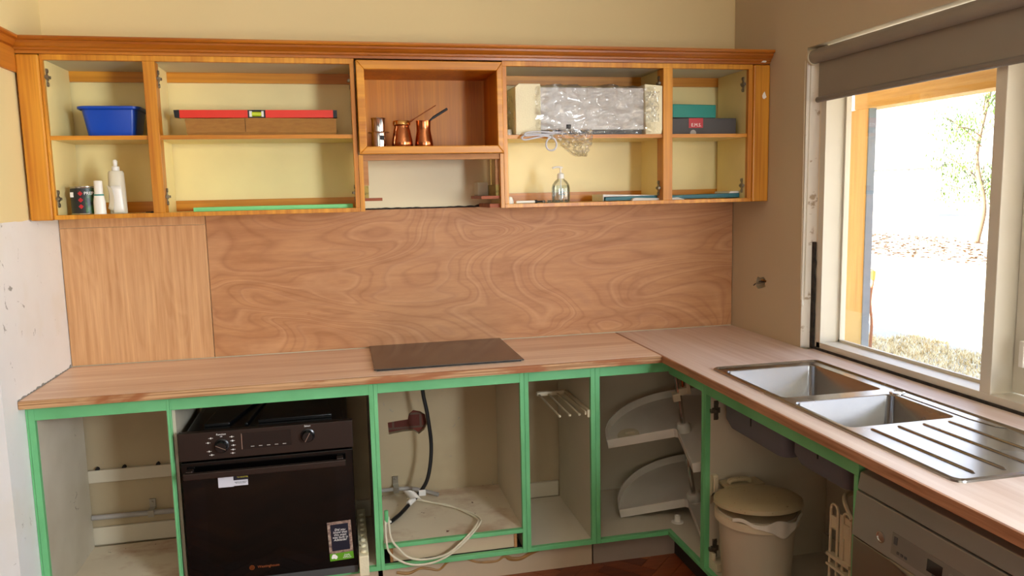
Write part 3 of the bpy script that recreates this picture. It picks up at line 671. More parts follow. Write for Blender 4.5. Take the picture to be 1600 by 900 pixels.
mk('door_handle', hb, M_['ovenfront'], dr, bevel=.003, label='bronze bar handle')
text('brand_lettering', 'Westinghouse', .0135, M_['ink_copper'], dr, (.775, -.5455, .205))
mb = MB().lathe([(.0095,0),(.0095,.0006),(.0078,.0006),(.0078,0)], (.716, -.5452, .205), 20, mat=Matrix.Rotation(PI/2, 4, 'X'))
em = mk('brand_emblem', mb, M_['ink_copper'], dr); text('emblem_letter', 'W', .010, M_['ink_copper'], dr, (.716, -.5455, .205))
# stickers
st = mk('registration_sticker', MB().box(.619, .672, -.5468, -.5450, .524, .571).box(.672, .722, -.5468, -.5450, .526, .547), M_['sticker'], dr, label='white registration sticker')
mk('sticker_header', bx(.672, .724, -.5466, -.5450, .547, .574), M_['navy'], st)
text('sticker_text', 'READY SET', .0075, M_['ink_yellow'], st, (.705, -.5471, .566)); text('sticker_text', 'TO REGISTER', .0065, M_['ink_yellow'], st, (.704, -.5471, .5575))
text('sticker_text', 'Register your appliance\nfor warranty online', .0045, M_['ink_dark'], st, (.697, -.5472, .538))
lt = Matrix.Translation((1.040, -.5485, .275)) @ Matrix.Rotation(math.radians(-2), 4, 'Y')
fl = mk('swing_tag', MB().box(-.044, .044, -.0012, .0012, -.078, .074, 0, lt), M_['photo'], dr, label='printed promotional tag with a lime green band')
mk('tag_panel', MB().box(-.033, .033, -.0020, -.0008, -.040, .064, 0, lt), M_['navy'], fl)
mk('tag_band', MB().box(-.044, .044, -.0021, -.0008, -.079, -.050, 0, lt), M_['limegreen'], fl)
text('tag_text', 'Did you\nknow that\nthis oven\nwas built in\nAdelaide?', .0125, M_['ink_white'], fl, (1.040, -.5510, .297), shear=.15, spacing=.8)
text('tag_text', 'Proudly\nBUILT IN\nAUSTRALIA', .0062, M_['ink_white'], fl, (1.062, -.5510, .2105), spacing=.9)
au = [(0,.010),(.004,.013),(.008,.011),(.010,.013),(.013,.008),(.018,.004),(.019,-.001),(.016,-.006),(.012,-.008),(.009,-.005),(.004,-.004),(-.001,-.006),(-.004,-.002),(-.003,.004)]
mk('map_emblem', MB().prism([(1.008+a, .209+b) for a, b in au], 'y', -.5512, -.5504), M_['ink_white'], fl)
# packing foam beside oven
mb = MB().box(1.1055, 1.142, -.575, -.12, .132, .212)
for k in range(8): mb.lathe([(.011,0),(.011,.006),(.008,.010),(0,.010)], (1.124, -.54+k*.05, .211), 10)
tag(mk('polystyrene_strip', mb, M_['foam'], bevel=.003), 'long white polystyrene packing strip standing right of the oven', 'packing foam')

# ------------------------------------------------------------------ cables, conduit in base cupboards
cd = thing('conduit_pipe', 'grey conduit pipe clipped along the wall behind the cupboards', 'conduit', (.7, -.02, .25))
mk('pipe', MB().tube(catmull([(.032,-.036,.262),(.3,-.036,.259),(.445,-.036,.258)]), .011, 12), M_['conduit'], cd)
mk('pipe', MB().tube(catmull([(1.205,-.036,.252),(1.30,-.036,.252),(1.36,-.038,.247),(1.42,-.05,.232),(1.47,-.08,.224)]), .009, 12), M_['conduit'], cd)
for x, z in ((.262, .259), (1.285, .252)):
    mk('pipe_clip', MB().box(x-.012, x+.012, -.050, -.0475, z-.014, z+.014).box(x-.012, x+.012, -.048, -.002, z+.012, z+.015).box(x-.012, x+.012, -.010, -.003, z+.012, z+.05).tube([(x,-.012,z+.035),(x,-.016,z+.035)], .006, 8), M_['zinc'], cd)
for k, x in enumerate((.062, .165, .297)):
    tag(mk('wall_plug', MB().prism([(x-.009,.459),(x+.009,.459),(x+.006,.468),(x,.471),(x-.006,.466)], 'y', -.020, -.008), M_['dark']), ('dark fixing on the ledge nearest the left panel','dark fixing at the middle of the ledge','dark fixing at the right of the ledge')[k]+' in the left cupboard', 'fixing', 'dark fixings on the ledge')
bc = thing('oven_power_cable', 'thick black power cable hanging under the cooktop with white tag', 'cable', (1.4, -.2, .3))
pts = catmull([(1.409,-.15,.868),(1.409,-.15,.73),(1.427,-.15,.612),(1.438,-.15,.467),(1.417,-.16,.338),(1.375,-.16,.268),(1.33,-.2,.243),(1.285,-.26,.228),(1.240,-.32,.224)], 8)
mk('cable', MB().tube(pts, .0085, 10), M_['cableblack'], bc)
mk('cable_end', MB().tube([(1.245,-.315,.226),(1.228,-.335,.228)], .006, 8), M_['white'], bc, label='white cable end')
def tg(u, v): return (1.335+u*.05-.03*v, -.19-.02*math.sin(u*PI)-.02*v, .262+.045*v+.02*math.sin(u*2.5)-.02*u)
mk('cable_tag', MB().grid(tg, 8, 6), M_['paper'], bc, solid=.001); mk('tape', MB().tube([(1.352,-.18,.256),(1.325,-.205,.246)], .012, 10).box(1.375, 1.405, -.17, -.166, .262, .288), M_['paper'], bc, label='white tape')
wc = thing('white_flex', 'loop of cream flex hanging out of the cupboard below the cooktop', 'cable', (1.4, -.4, .2))
for k, (o1, o2) in enumerate(((0, 0), (.012, .012))):
    pts = catmull([(1.214+o1,-.48,.315),(1.212+o1*1.5,-.525,.25),(1.225+o1*3,-.535,.19+o2),(1.29+o1,-.535,.140+o2*1.8),(1.37,-.535,.130+o2*1.6),(1.45,-.532,.152+o2*.8),(1.53,-.52,.205+o2),(1.59-o1,-.46,.235),(1.605-o1,-.38,.224),(1.57-o1,-.30,.2225),(1.50,-.22+o1,.2225),(1.42,-.15,.223),(1.33,-.09,.226+.01*k)], 8)
    mk('flex_strand', MB().tube(pts, .0042, 8), M_['cablew'], wc)
mk('strain_tape', MB().tube([(1.218,-.487,.345),(1.218,-.487,.300)], .008, 8), M_['green'], wc, label='green tape end')

# ------------------------------------------------------------------ towel rail in the narrow cupboard
t = thing('towel_rail', 'white pull-out towel rail with three prongs in the narrow cupboard', 'towel rail', (1.98, -.3, .66))
mk('slide_rail', MB().box(2.040, 2.0525, -.50, -.16, .652, .684).box(2.032, 2.040, -.49, -.18, .660, .676), M_['offwhite'], t, bevel=.002)
mk('cross_bar', MB().box(1.912, 2.040, -.175, -.15, .664, .684), M_['offwhite'], t, bevel=.006)
for x in (1.922, 1.965, 2.005): mk('prong', MB().tube([(x, -.17, .672), (x, -.50, .668)], .0042, 10).lathe([(0,-.006),(.006,-.003),(.006,.003),(0,.006)], (x, -.50, .668), 10), M_['offwhite'], t)

# ------------------------------------------------------------------ carousel (fallen off its pivot, leaning)
cz = thing('corner_carousel', 'leaning two tier white corner carousel in the corner cupboard', 'carousel', (2.581, -.378, .131))
CO = Vector((2.581, -.378, .13)); ax_ = Vector((-.21, -.128, 1)).normalized(); cr, sr_ = math.cos(-.224), math.sin(-.224)
ex = Vector((cr, sr_, 0)); ex = (ex-ax_*ex.dot(ax_)).normalized(); ey = ax_.cross(ex)
CM = Matrix(((ex.x,ey.x,ax_.x,CO.x),(ex.y,ey.y,ax_.y,CO.y),(ex.z,ey.z,ax_.z,CO.z),(0,0,0,1)))
def tray(h):
    R_ = .335; e = .035; L = math.sqrt(R_**2-e**2); a0 = math.atan2(-L, -e); a1 = math.atan2(-e, -L)
    if a1 < a0: a1 += 2*PI
    a0_, a1_ = a0, a1-0  # notch spans the -u -v quadrant; the rim runs the other way round
    out = []; na = 44; s0 = math.atan2(-L, -e); s1 = math.atan2(-e, -L)+2*PI
    for k in range(na+1):
        a = s0+(s1-s0)*k/na; out.append((R_*math.cos(a), R_*math.sin(a)))
    out.append((-e-.012, -e)); out.append((-e, -e-.012))
    n_ = len(out); t_ = .004; H = .040
    # inward offset
    ins = []
    for i in range(n_):
        p0, p1, p2 = Vector(out[i-1]), Vector(out[i]), Vector(out[(i+1) % n_]); d = ((p1-p0).normalized()+(p2-p1).normalized())
        if d.length < 1e-6: d = p2-p1
        d.normalize(); nrm = Vector((-d.y, d.x)); ins.append(tuple(p1+nrm*t_))
    mb = MB(); rows = [(out, -H), (out, 0), (ins, 0), (ins, -H+.004)]
    vs = [CM @ Vector((a, b, h+z)) for lp, z in rows for a, b in lp]; fs = []
    for r in range(3):
        for k in range(n_): fs.append((r*n_+k, r*n_+(k+1) % n_, (r+1)*n_+(k+1) % n_, (r+1)*n_+k))
    c0 = len(vs); vs += [CM @ Vector((.02, .02, h-H)), CM @ Vector((.02, .02, h-H+.004))]
    for k in range(n_): fs += [(k, (k+1) % n_, c0), (3*n_+k, 3*n_+(k+1) % n_, c0+1)]
    mb.add(vs, fs); o = mk('tray', mb, M_['traywhite'], cz)
    hub = MB().lathe([(.032,-H+.004),(.030,-.01),(.022,0),(.018,0)], (0,0,0), 20); hub.v = [tuple(CM @ (Vector(v)+Vector((0,0,h)))) for v in hub.v]
    mk('hub', hub, M_['traywhite'], o); return o
tray(.108); tray(.454)
mb = MB().tube([CM @ Vector((0,0,.07)), CM @ Vector((0,0,.735))], .011, 14); mk('pole', mb, M_['chrome'], cz)
mk('pole', MB().tube([CM @ Vector((.022,.006,.60)), CM @ Vector((.026,.004,.735))], .006, 10), M_['copper'], cz)
cl = MB(); cl.box(-.028, .004, -.018, .016, .565, .60, 0, CM).box(.0, .045, -.015, .015, .59, .62, 0, CM).box(.035, .05, -.02, .02, .59, .655, 0, CM)
mk('pole_clamp', cl, M_['offwhite'], cz, bevel=.003)
# lid left on the upper tray, socket on the floor
lidM = CM @ Matrix.Translation((-.235, .04, .4545-.036))
mb = MB().lathe([(0,0),(.045,0),(.048,.004),(.046,.009),(0,.011)], (0,0,0), 28).box(-.012, .03, -.01, .012, .009, .020); mb.v = [tuple(lidM @ Vector(v)) for v in mb.v]
tag(mk('plastic_cap', mb, M_['offwhite']), 'round yellowed plastic cap lying on the upper carousel tray', 'plastic cap')
tag(mk('pivot_socket', MB().lathe([(.026,0),(.026,.003),(.013,.005),(.012,.030),(.008,.030),(.008,.006)], (2.463,-.44,.1315), 24), M_['white']), 'small white pivot socket on the corner cupboard floor', 'socket')

# ------------------------------------------------------------------ bin, wire rack
bn = thing('swing_out_bin', 'cream cylindrical bin with oval lid under the sink', 'bin', (2.52, -1.02, .1315))
BCX, BCY = 2.502, -1.02
mk('bucket', MB().lathe([(0,.133),(.112,.133),(.118,.15),(.133,.392),(.138,.397),(.138,.429),(.132,.429),(.13,.397),(.112,.15),(0,.146)], (BCX, BCY, 0), 48), M_['bincream'], bn)
mk('rim_ring', MB().lathe([(.139,.392),(.147,.394),(.147,.422),(.139,.424)], (BCX, BCY, 0), 48), M_['offwhite'], bn)
lm = Matrix.Rotation(math.radians(-5), 4, 'X')
mb = MB().lathe([(0,.022),(.10,.024),(.135,.018),(.152,.008),(.154,-.006),(.150,-.008)], (BCX+.003, BCY, .458), 48, mat=lm)
mb.box(BCX-.06, BCX+.09, BCY+.10, BCY+.172, .462, .474)
mb.tube(catmull([(BCX-.04,BCY+.13,.474),(BCX-.03,BCY+.13,.486),(BCX+.03,BCY+.13,.486),(BCX+.045,BCY+.13,.474)]), .010, 8)
mk('lid', mb, M_['binlid'], bn)
br = MB().box(2.412, 2.432, -.865, -.843, .40, .50).box(2.412, 2.425, -.875, -.858, .41, .49).box(2.425, 2.50, -.885, -.86, .425, .445).tube([(2.418,-.868,.40),(2.418,-.868,.495)], .008, 8)
br.prism([(2.42,-.86),(2.44,-.86),(BCX-.10,BCY+.14),(BCX-.125,BCY+.11)], 'z', .41, .44)
mk('bracket', br, M_['offwhite'], bn, bevel=.002)
mk('lower_bracket', MB().box(2.412, 2.47, -.895, -.843, .1325, .165).box(2.412, 2.424, -.87, -.843, .165, .195), M_['offwhite'], bn, bevel=.003)
def bagf(u, v):
    a = -PI*.85+u*PI*.75; r = .1485+.0018*math.sin(u*40)+.003*v; dz = (.012+.05*math.exp(-((u-.50)/.13)**2))*v
    return (BCX+r*math.cos(a)*(1+.008*math.sin(u*60)*v), BCY+r*math.sin(a), .434+.008*math.sin(u*17)-dz)
mk('bin_bag', MB().grid(bagf, 80, 10), M_['bag'], bn, solid=.0008, label='pale bag folded over the rim')
wk = thing('wire_rack', 'tall cream coated wire rack beside the dishwasher', 'wire rack', (2.50, -1.55, .15))
def hoop(x, y0, y1, zt, zb=.16, r=.0042):
    rad = (y0-y1)/2; c0 = (y0+y1)/2; pts = [(x, y0, zb), (x, y0, zt-rad)]
    for k in range(1, 12): a = PI*k/12; pts.append((x, c0+rad*math.cos(a), zt-rad+rad*math.sin(a)))
    pts += [(x, y1, zt-rad), (x, y1, zb)]; return MB().tube(pts, r, 8)
for x, y0, y1, zt in ((2.50,-1.445,-1.478,.620), (2.50,-1.505,-1.54,.615)): mk('wire_hoop', hoop(x, y0, y1, zt), M_['wirecream'], wk)
mk('top_basket', MB().tube(catmull([(2.50,-1.545,.605),(2.52,-1.48,.64),(2.56,-1.46,.65),(2.70,-1.46,.65),(2.72,-1.52,.65),(2.72,-1.62,.65)]), .0075, 8).box(2.502, 2.506, -1.545, -1.485, .45, .60), M_['wirecream'], wk)
mk('rail_plate', MB().box(2.497, 2.503, -1.474, -1.45, .545, .585), M_['wirecream'], wk); mk('rail_plate', MB().box(2.497, 2.503, -1.536, -1.51, .535, .58), M_['wirecream'], wk)
mk('cross_wire', MB().box(2.49, 2.51, -1.545, -1.44, .455, .465), M_['wirecream'], wk); mk('cross_wire', MB().box(2.49, 2.51, -1.545, -1.44, .425, .432), M_['wirecream'], wk)
mk('foot', MB().box(2.47, 2.54, -1.545, -1.435, .1325, .165), M_['wirecream'], wk, bevel=.006)

# ------------------------------------------------------------------ dishwasher
dw = thing('dishwasher', 'silver freestanding dishwasher below the worktop at the right', 'dishwasher', (2.65, -2.03, 0))
DX = 2.365; dy0, dy1 = -2.32, -1.722
mk('body', bx(DX+.035, 2.92, dy0, dy1, .02, .815), M_['dw'], dw, bevel=.003)
mk('top_panel', MB().prism([(DX+.012,.783),(DX+.02,.828),(DX+.06,.838),(2.92,.842),(2.92,.816),(DX+.035,.812)], 'y', dy0, dy1), M_['dw'], dw, bevel=.003)
pn = mk('control_panel', MB().prism([(DX,.660),(DX+.010,.780),(DX+.034,.780),(DX+.034,.660)], 'y', dy0, dy1), M_['dw'], dw, bevel=.003)
mk('door', MB().box(DX+.003, DX+.034, dy0, dy1, .10, .657), M_['dwdoor'], dw, bevel=.003)
def onp(y, z): return DX+(z-.660)/.12*.010-.0008
nx = Vector((0, -1, 0)); uz = Vector((.083, 0, 1))
y_, z_ = -1.83, .700
mb = MB().lathe([(.011,0),(.0145,0),(.0145,.003),(.012,.003),(.012,.001),(0,.001)], (onp(y_, z_)+.0004, y_, z_), 28, mat=Matrix.Rotation(-PI/2, 4, 'Y'))
mk('power_button', mb, M_['chrome'], pn)
mk('panel_recess', MB().prism([(onp(0,.677), .677), (onp(0,.730), .730), (onp(0,.730)+.001, .730), (onp(0,.677)+.001, .677)], 'y', -2.20, -1.868), plain('button_field', '#7d786f', .4, .3), pn)
mk('programme_display', MB().prism([(onp(0,.690)-.001, .690), (onp(0,.718)-.001, .718), (onp(0,.718)+.001, .718), (onp(0,.690)+.001, .690)], 'y', -2.030, -1.985), M_['display'], pn)
for k in range(8):
    y0 = -1.876-k*.013-(.075 if k > 3 else 0)
    mk('programme_button', MB().prism([(onp(0,.704)-.0015,.704),(onp(0,.722)-.0015,.722),(onp(0,.722)+.001,.722),(onp(0,.704)+.001,.704)], 'y', y0-.011, y0) if k < 1 else MB().prism([(onp(0,.684)-.0015,.684),(onp(0,.690)-.0015,.690),(onp(0,.690)+.001,.690),(onp(0,.684)+.001,.684)], 'y', y0-.007, y0), M_['greydark'], pn)
for k in range(3): mk('programme_button', MB().prism([(onp(0,.705)-.002,.705),(onp(0,.714)-.002,.714),(onp(0,.714)+.001,.714),(onp(0,.705)+.001,.705)], 'y', -2.075-k*.03, -2.05-k*.03), M_['dw'], pn)
hm = MB()
def gr(u, v): return (DX+.001-.004*math.sin(v*PI), -1.86-u*.30, .6615-.03*v*math.sin(u*PI))
mk('door_grip', MB().grid(gr, 20, 6), M_['dwdoor'], dw, solid=.002)
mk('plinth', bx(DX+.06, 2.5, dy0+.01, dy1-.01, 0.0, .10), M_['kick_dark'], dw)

# ------------------------------------------------------------------ cooktop
ck = thing('glass_cooktop', 'dark tinted glass cooktop lying on the worktop', 'cooktop', (1.49, -.25, .9))
mk('glass_plate', MB().box(1.196, 1.783, -.489, -.014, .9045, .9095), M_['cooktop'], ck, bevel=.0015)
mk('underframe', MB().box(1.206, 1.773, -.480, -.020, .9, .9045), M_['blackrub'], ck)

# ------------------------------------------------------------------ sink
sk = thing('double_bowl_sink', 'stainless steel double bowl sink with ribbed drainer', 'sink', (2.63, -1.42, .9))
sx0, sx1, sy0, sy1 = 2.413, 2.852, -2.012, -.832; zt = .9045; zl = .9025
def rrect(x0, x1, y0, y1, r, n_=5):
    out = []
    for cx, cy, a0 in ((x1-r, y1-r, 0), (x0+r, y1-r, PI/2), (x0+r, y0+r, PI), (x1-r, y0+r, 1.5*PI)):
        for k in range(n_+1): a = a0+PI/2*k/n_; out.append((cx+r*math.cos(a), cy+r*math.sin(a)))
    return out
def loft(mb, loops):
    n_ = len(loops[0][0]); vs = [(a, b, z) for lp, z in loops for a, b in lp]
    fs = [(r*n_+k, r*n_+(k+1) % n_, (r+1)*n_+(k+1) % n_, (r+1)*n_+k) for r in range(len(loops)-1) for k in range(n_)]
    return mb.add(vs, fs)
bowls = [(2.440, 2.802, -1.272, -.888), (2.440, 2.790, -1.597, -1.325)]
# deck: outer lip + flat plate with two openings, filled
b = bmesh.new(); mbv = []
def loop(pts, z):
    vs = [b.verts.new((a, c_, z)) for a, c_ in pts]; es = [b.edges.new((vs[i], vs[(i+1) % len(vs)])) for i in range(len(vs))]; return vs, es
E_ = []
E_ += loop(rrect(sx0+.014, sx1-.014, sy0+.014, sy1-.014, .018), zl)[1]
for q in bowls: E_ += loop(rrect(*q, .022), zl)[1]
bmesh.ops.triangle_fill(b, use_beauty=True, edges=E_)
mb = MB(); b.verts.index_update(); mb.add([v.co.copy() for v in b.verts], [tuple(v.index for v in f.verts) for f in b.faces]); b.free()
loft(mb, [(rrect(sx0, sx1, sy0, sy1, .026), .9001), (rrect(sx0+.001, sx1-.001, sy0+.001, sy1-.001, .026), .9050), (rrect(sx0+.006, sx1-.006, sy0+.006, sy1-.006, .023), .9085), (rrect(sx0+.010, sx1-.010, sy0+.010, sy1-.010, .020), .9060), (rrect(sx0+.014, sx1-.014, sy0+.014, sy1-.014, .018), zl)])
mk('sink_deck', mb, M_['steel'], sk)
for q, dep in zip(bowls, (.200, .185)):
    mb = MB(); x0, x1, y0, y1 = q
    loft(mb, [(rrect(x0, x1, y0, y1, .022), zl), (rrect(x0+.003, x1-.003, y0+.003, y1-.003, .022), zl-.004), (rrect(x0+.008, x1-.008, y0+.008, y1-.008, .024), zl-dep+.03), (rrect(x0+.02, x1-.02, y0+.02, y1-.02, .03), zl-dep+.006), (rrect(x0+.05, x1-.05, y0+.05, y1-.05, .03), zl-dep)])
    pl = rrect(x0+.05, x1-.05, y0+.05, y1-.05, .03); mb.add([(a, c_, zl-dep) for a, c_ in pl], [tuple(range(len(pl)))])
    bo = mk('bowl', mb, M_['steel'], sk)
    mk('drain_strainer', MB().lathe([(.045,0),(.043,.004),(.03,.001),(0,.001)], ((x0+x1)/2, (y0+y1)/2, zl-dep+.001), 28), M_['chrome'], bo)
    ub = MB(); loft(ub, [(rrect(x0-.001, x1+.001, y0-.001, y1+.001, .024), .869), (rrect(x0-.001, x1+.001, y0-.001, y1+.001, .024), zl-dep+.028), (rrect(x0+.012, x1-.012, y0+.012, y1-.012, .03), zl-dep-.004)])
    pl = rrect(x0+.012, x1-.012, y0+.012, y1-.012, .03); ub.add([(a, c_, zl-dep-.004) for a, c_ in pl], [tuple(range(len(pl)))])
    mk('bowl_underside', ub, M_['bowl_dk'], bo, label='dark grey sound deadened underside')
    mk('strap', MB().box(x0-.0035, x0-.001, (y0+y1)/2-.002, (y0+y1)/2+.002, zl-dep+.05, .868), M_['blackrub'], bo)
for k, x in enumerate((2.490, 2.575, 2.655, 2.738)):
    y1r = -1.622; y0r = -1.972
    mb = MB().tube([(x, y1r, zl), (x, y1r-.006, zl+.0002), (x+.006, y0r+.006, zl+.0002), (x+.006, y0r, zl-.001)], [.002,.0042,.0042,.002], 8); mk('drainer_rib', mb, M_['steel'], sk)
def ledge(u, v): return (2.808+u*.03, -.90-v*.93, zl+.0035*math.sin(u*PI)*(1 if .42 < v < .97 else 0))
mk('back_ledge', MB().prism([(2.806,-1.30),(2.836,-1.30),(2.836,-1.72),(2.818,-1.70),(2.806,-1.62)], 'z', zl-.0005, zl+.0022), M_['steel'], sk, bevel=.001)
mk('tap_hole_cover', MB().lathe([(.024,0),(.023,.004),(.017,.005),(.015,.003),(0,.003)], (2.812, -1.325, zl), 28), M_['chrome'], sk)

# ------------------------------------------------------------------ wall cupboards
UY = -.3073; UB = UY+.02; Z0, Z1 = 1.504, 2.090; BKY = -.004
def upper(label, loc, x0, x1, bays, shelf_z, top=2.07, bot=1.520):
    """bays: list of (opening left, opening right)"""
    c = thing('wall_cupboard', label, 'wall cupboard', loc)
    mb = MB().box(x0, x1, UY, UB, top, Z1).box(x0, x1, UY, UB, Z0, bot)
    xs = [x0]+[v for b_ in bays for v in b_]+[x1]
    for i in range(0, len(xs), 2): mb.box(xs[i], xs[i+1], UY, UB, bot, top)
    fo = mk('face_frame', mb, M_['oak_z'], c, bevel=.001)
    mk('top_panel', bx(x0, x1, UB, BKY, 2.073, 2.088), M_['top_in'], c); mk('base_panel', bx(x0, x1, UB, BKY, Z0, 1.5185), M_['cream_in'], c)
    mk('back_panel', bx(x0, x1, BKY-.006, BKY, 1.5185, 2.073), M_['cream_in'], c)
    mb = MB().box(x0+.008, x1-.008, BKY-.022, BKY-.007, 2.033, 2.073).box(x0+.008, x1-.008, BKY-.022, BKY-.007, 1.5185, 1.562)
    mk('back_rail', mb, M_['oak_x'], c)
    return c
# left cupboard, two bays
c = upper('open varnished wall cupboard of two bays holding tub and spirit level', (.63, -.15, Z0), .0835, 1.177, [(.0925, .4215), (.4625, 1.160)], 1.8)
mk('side_panel', bx(.084, .0925, UB, BKY-.023, 1.5185, 2.073), M_['cream_in'], c)
mk('divider', bx(.432, .448, UB, BKY-.023, 1.5185, 2.073), M_['cream_in'], c); mk('side_panel', bx(1.164, 1.177, UB, BKY-.023, 1.5185, 2.073), M_['cream_in'], c)
mk('divider_edge', bx(.4485, .4615, UB, UB+.045, 1.52, 2.07), M_['oak_z'], c)
for a, b_ in ((.0925, .432), (.448, 1.164)):
    s_ = mk('shelf', bx(a, b_, UB-.004, BKY-.023, 1.7905, 1.8045), M_['cream_in'], c); mk('shelf_edge', bx(a, b_, UB-.010, UB-.004, 1.7900, 1.8048), M_['oak_x'], s_)
for z in (2.012, 1.579): hinge(c, .0930, -.277, z, 1)
for z in (2.012, 1.579): hinge(c, .4620, -.262, z, 1)
for z in (2.012, 1.579): hinge(c, 1.1635, -.262, z, -1)
# right cupboard
c = upper('open varnished wall cupboard of two bays holding the wrapped appliance', (2.31, -.15, Z0), 1.7585, 2.8645, [(1.776, 2.451), (2.493, 2.8445)], 1.8)
mk('side_panel', bx(1.759, 1.772, UB, BKY-.023, 1.5185, 2.073), M_['cream_in'], c)
mk('divider', bx(2.464, 2.480, UB, BKY-.023, 1.5185, 2.073), M_['cream_in'], c); mk('side_panel', bx(2.8455, 2.8585, UB, BKY-.023, 1.5185, 2.073), M_['cream_in'], c)
mk('divider_edge', bx(2.4515, 2.4635, UB, UB+.045, 1.52, 2.07), M_['oak_z'], c)
for a, b_ in ((1.772, 2.464), (2.480, 2.8455)):
    s_ = mk('shelf', bx(a, b_, UB-.004, BKY-.023, 1.784, 1.7985), M_['cream_in'], c); mk('shelf_edge', bx(a, b_, UB-.010, UB-.004, 1.7835, 1.7988), M_['oak_x'], s_)
for z in (2.012, 1.575): hinge(c, 2.8450, -.262, z, -1)
for z in (2.012, 1.572): hinge(c, 2.4510, -.262, z, -1)
# centre display box (protrudes slightly)
c = thing('display_box', 'varnished open display niche holding the coffee pots', 'display box', (1.467, -.16, 1.725))
by0 = -.330
bx0, bx1, bz0, bz1 = 1.183, 1.755, 1.726, 2.082
mb = MB(); t_ = .030
ou = [(bx0,bz0),(bx1,bz0),(bx1,bz1),(bx0,bz1)]; inn = [(bx0+t_,bz0+t_),(bx1-t_+.006,bz0+t_),(bx1-t_+.006,bz1-t_-.004),(bx0+t_,bz1-t_-.004)]
for i in range(4):
    j = (i+1) % 4; g = .0006
    mb.prism([ou[i], ou[j], inn[j], inn[i]], 'y', by0, UY+.004)
mk('front_frame', mb, M_['oak_x'], c, bevel=.003)
mk('inner_lining', MB().box(inn[0][0]-.012, inn[0][0]-.001, UY+.004, -.03, inn[0][1]-.012, inn[2][1]).box(inn[1][0]+.001, inn[1][0]+.012, UY+.004, -.03, inn[0][1]-.012, inn[2][1]).box(inn[0][0]-.001, inn[1][0]+.001, UY+.004, -.03, inn[0][1]-.012, inn[0][1]-.001).box(inn[0][0]-.001, inn[1][0]+.001, UY+.004, -.03, inn[2][1]+.001, inn[2][1]+.01), M_['box_in'], c)
mk('back_panel', bx(inn[0][0]-.001, inn[1][0]+.001, -.04, -.03, inn[0][1]-.001, inn[2][1]+.001), M_['box_in'], c)
# raw battens below the display box, remains of the range hood housing
mb = MB().box(1.196, 1.742, -.300, -.285, 1.703, 1.7245); tag(mk('timber_batten', mb, M_['rawtimber'], bevel=.001), 'horizontal raw batten right below the display niche', 'batten')
tag(mk('timber_batten', bx(1.1965, 1.215, -.283, -.268, 1.606, 1.702), M_['rawtimber']), 'short upright raw batten at the left of the hood gap', 'batten')
tag(mk('timber_batten', bx(1.727, 1.742, -.283, -.268, 1.600, 1.702), M_['rawtimber']), 'short upright raw batten at the right of the hood gap', 'batten')
tag(mk('cupboard_stile', MB().box(1.1785, 1.196, UY, UB, 1.5045, 1.7245), M_['oak_z'], bevel=.001), 'varnished stile edging the left of the hood gap', 'stile')
tag(mk('cupboard_stile', MB().box(1.7425, 1.7578, UY, UB, 1.5045, 1.7245), M_['oak_z'], bevel=.001), 'varnished stile edging the right of the hood gap', 'stile')
tag(mk('board_offcut', bx(1.1965, 1.213, -.284, -.03, 1.557, 1.6055), M_['osb']), 'rough chipboard offcut on the left shelf stub', 'offcut')
tag(mk('board_offcut', MB().box(1.7265, 1.7415, -.284, -.03, 1.555, 1.5995), M_['osb']), 'rough chipboard offcut on the right shelf stub', 'offcut')
tag(mk('white_block', bx(1.68, 1.7255, -.12, -.03, 1.5555, 1.612), M_['white_in'], bevel=.001), 'white block on the right shelf stub of the hood gap', 'block')
tag(mk('shelf_stub', bx(1.1965, 1.265, -.29, -.20, 1.545, 1.5565), M_['redwood']), 'reddish shelf stub at the left of the hood gap', 'shelf stub')
tag(mk('shelf_stub', MB().box(1.665, 1.7415, -.29, -.03, 1.5425, 1.5545), M_['redwood']), 'reddish shelf stub at the right of the hood gap', 'shelf stub')
tag(mk('base_offcut', bx(1.70, 1.7415, -.285, -.03, 1.5065, 1.522), M_['redwood']), 'dark red timber piece low at the right of the hood gap', 'offcut')
def mould(u, v):
    x = 1.2+u*.53; return (x, -.0035-.004*v, 1.506+v*(.004+.010*abs(noise.noise(Vector((x*22, 3, 0))))))
tag(mk('mouldy_ledge', MB().grid(mould, 90, 2), M_['grime'], solid=.003), 'jagged mouldy plaster edge along the bottom of the hood gap', 'plaster edge', kind='structure')
mk('wall_cupboard_liner', MB().box(1.1775, 1.1783, UB, -.03, 1.52, 1.72), M_['cream_in']).name = 'cupboard_liner'
tag(bpy.data.objects['cupboard_liner'], 'cream inner lining at the left side of the hood gap', 'lining')
# filler panels
tag(mk('end_filler_panel', MB().box(.009, .0828, -.316, -.29, Z0-.002, Z1-.002), M_['oak_z'], bevel=.006, seg=3), 'varnished filler panel at the left end of the wall cupboards', 'filler panel')
ef = thing('end_filler_panel', 'varnished filler panel with a white paint splash at the right end', 'filler panel', (2.905, -.3, Z0))
mk('panel', MB().box(2.8655, WX-.001, -.316, -.29, Z0, Z1-.002), M_['oak_z'], ef, bevel=.005, seg=3)
mk('paint_splash', MB().prism([(2.907,1.948),(2.914,1.944),(2.925,1.952),(2.921,1.962),(2.916,1.976),(2.909,1.968),(2.905,1.958)], 'y', -.3168, -.3158), M_['white'], ef)
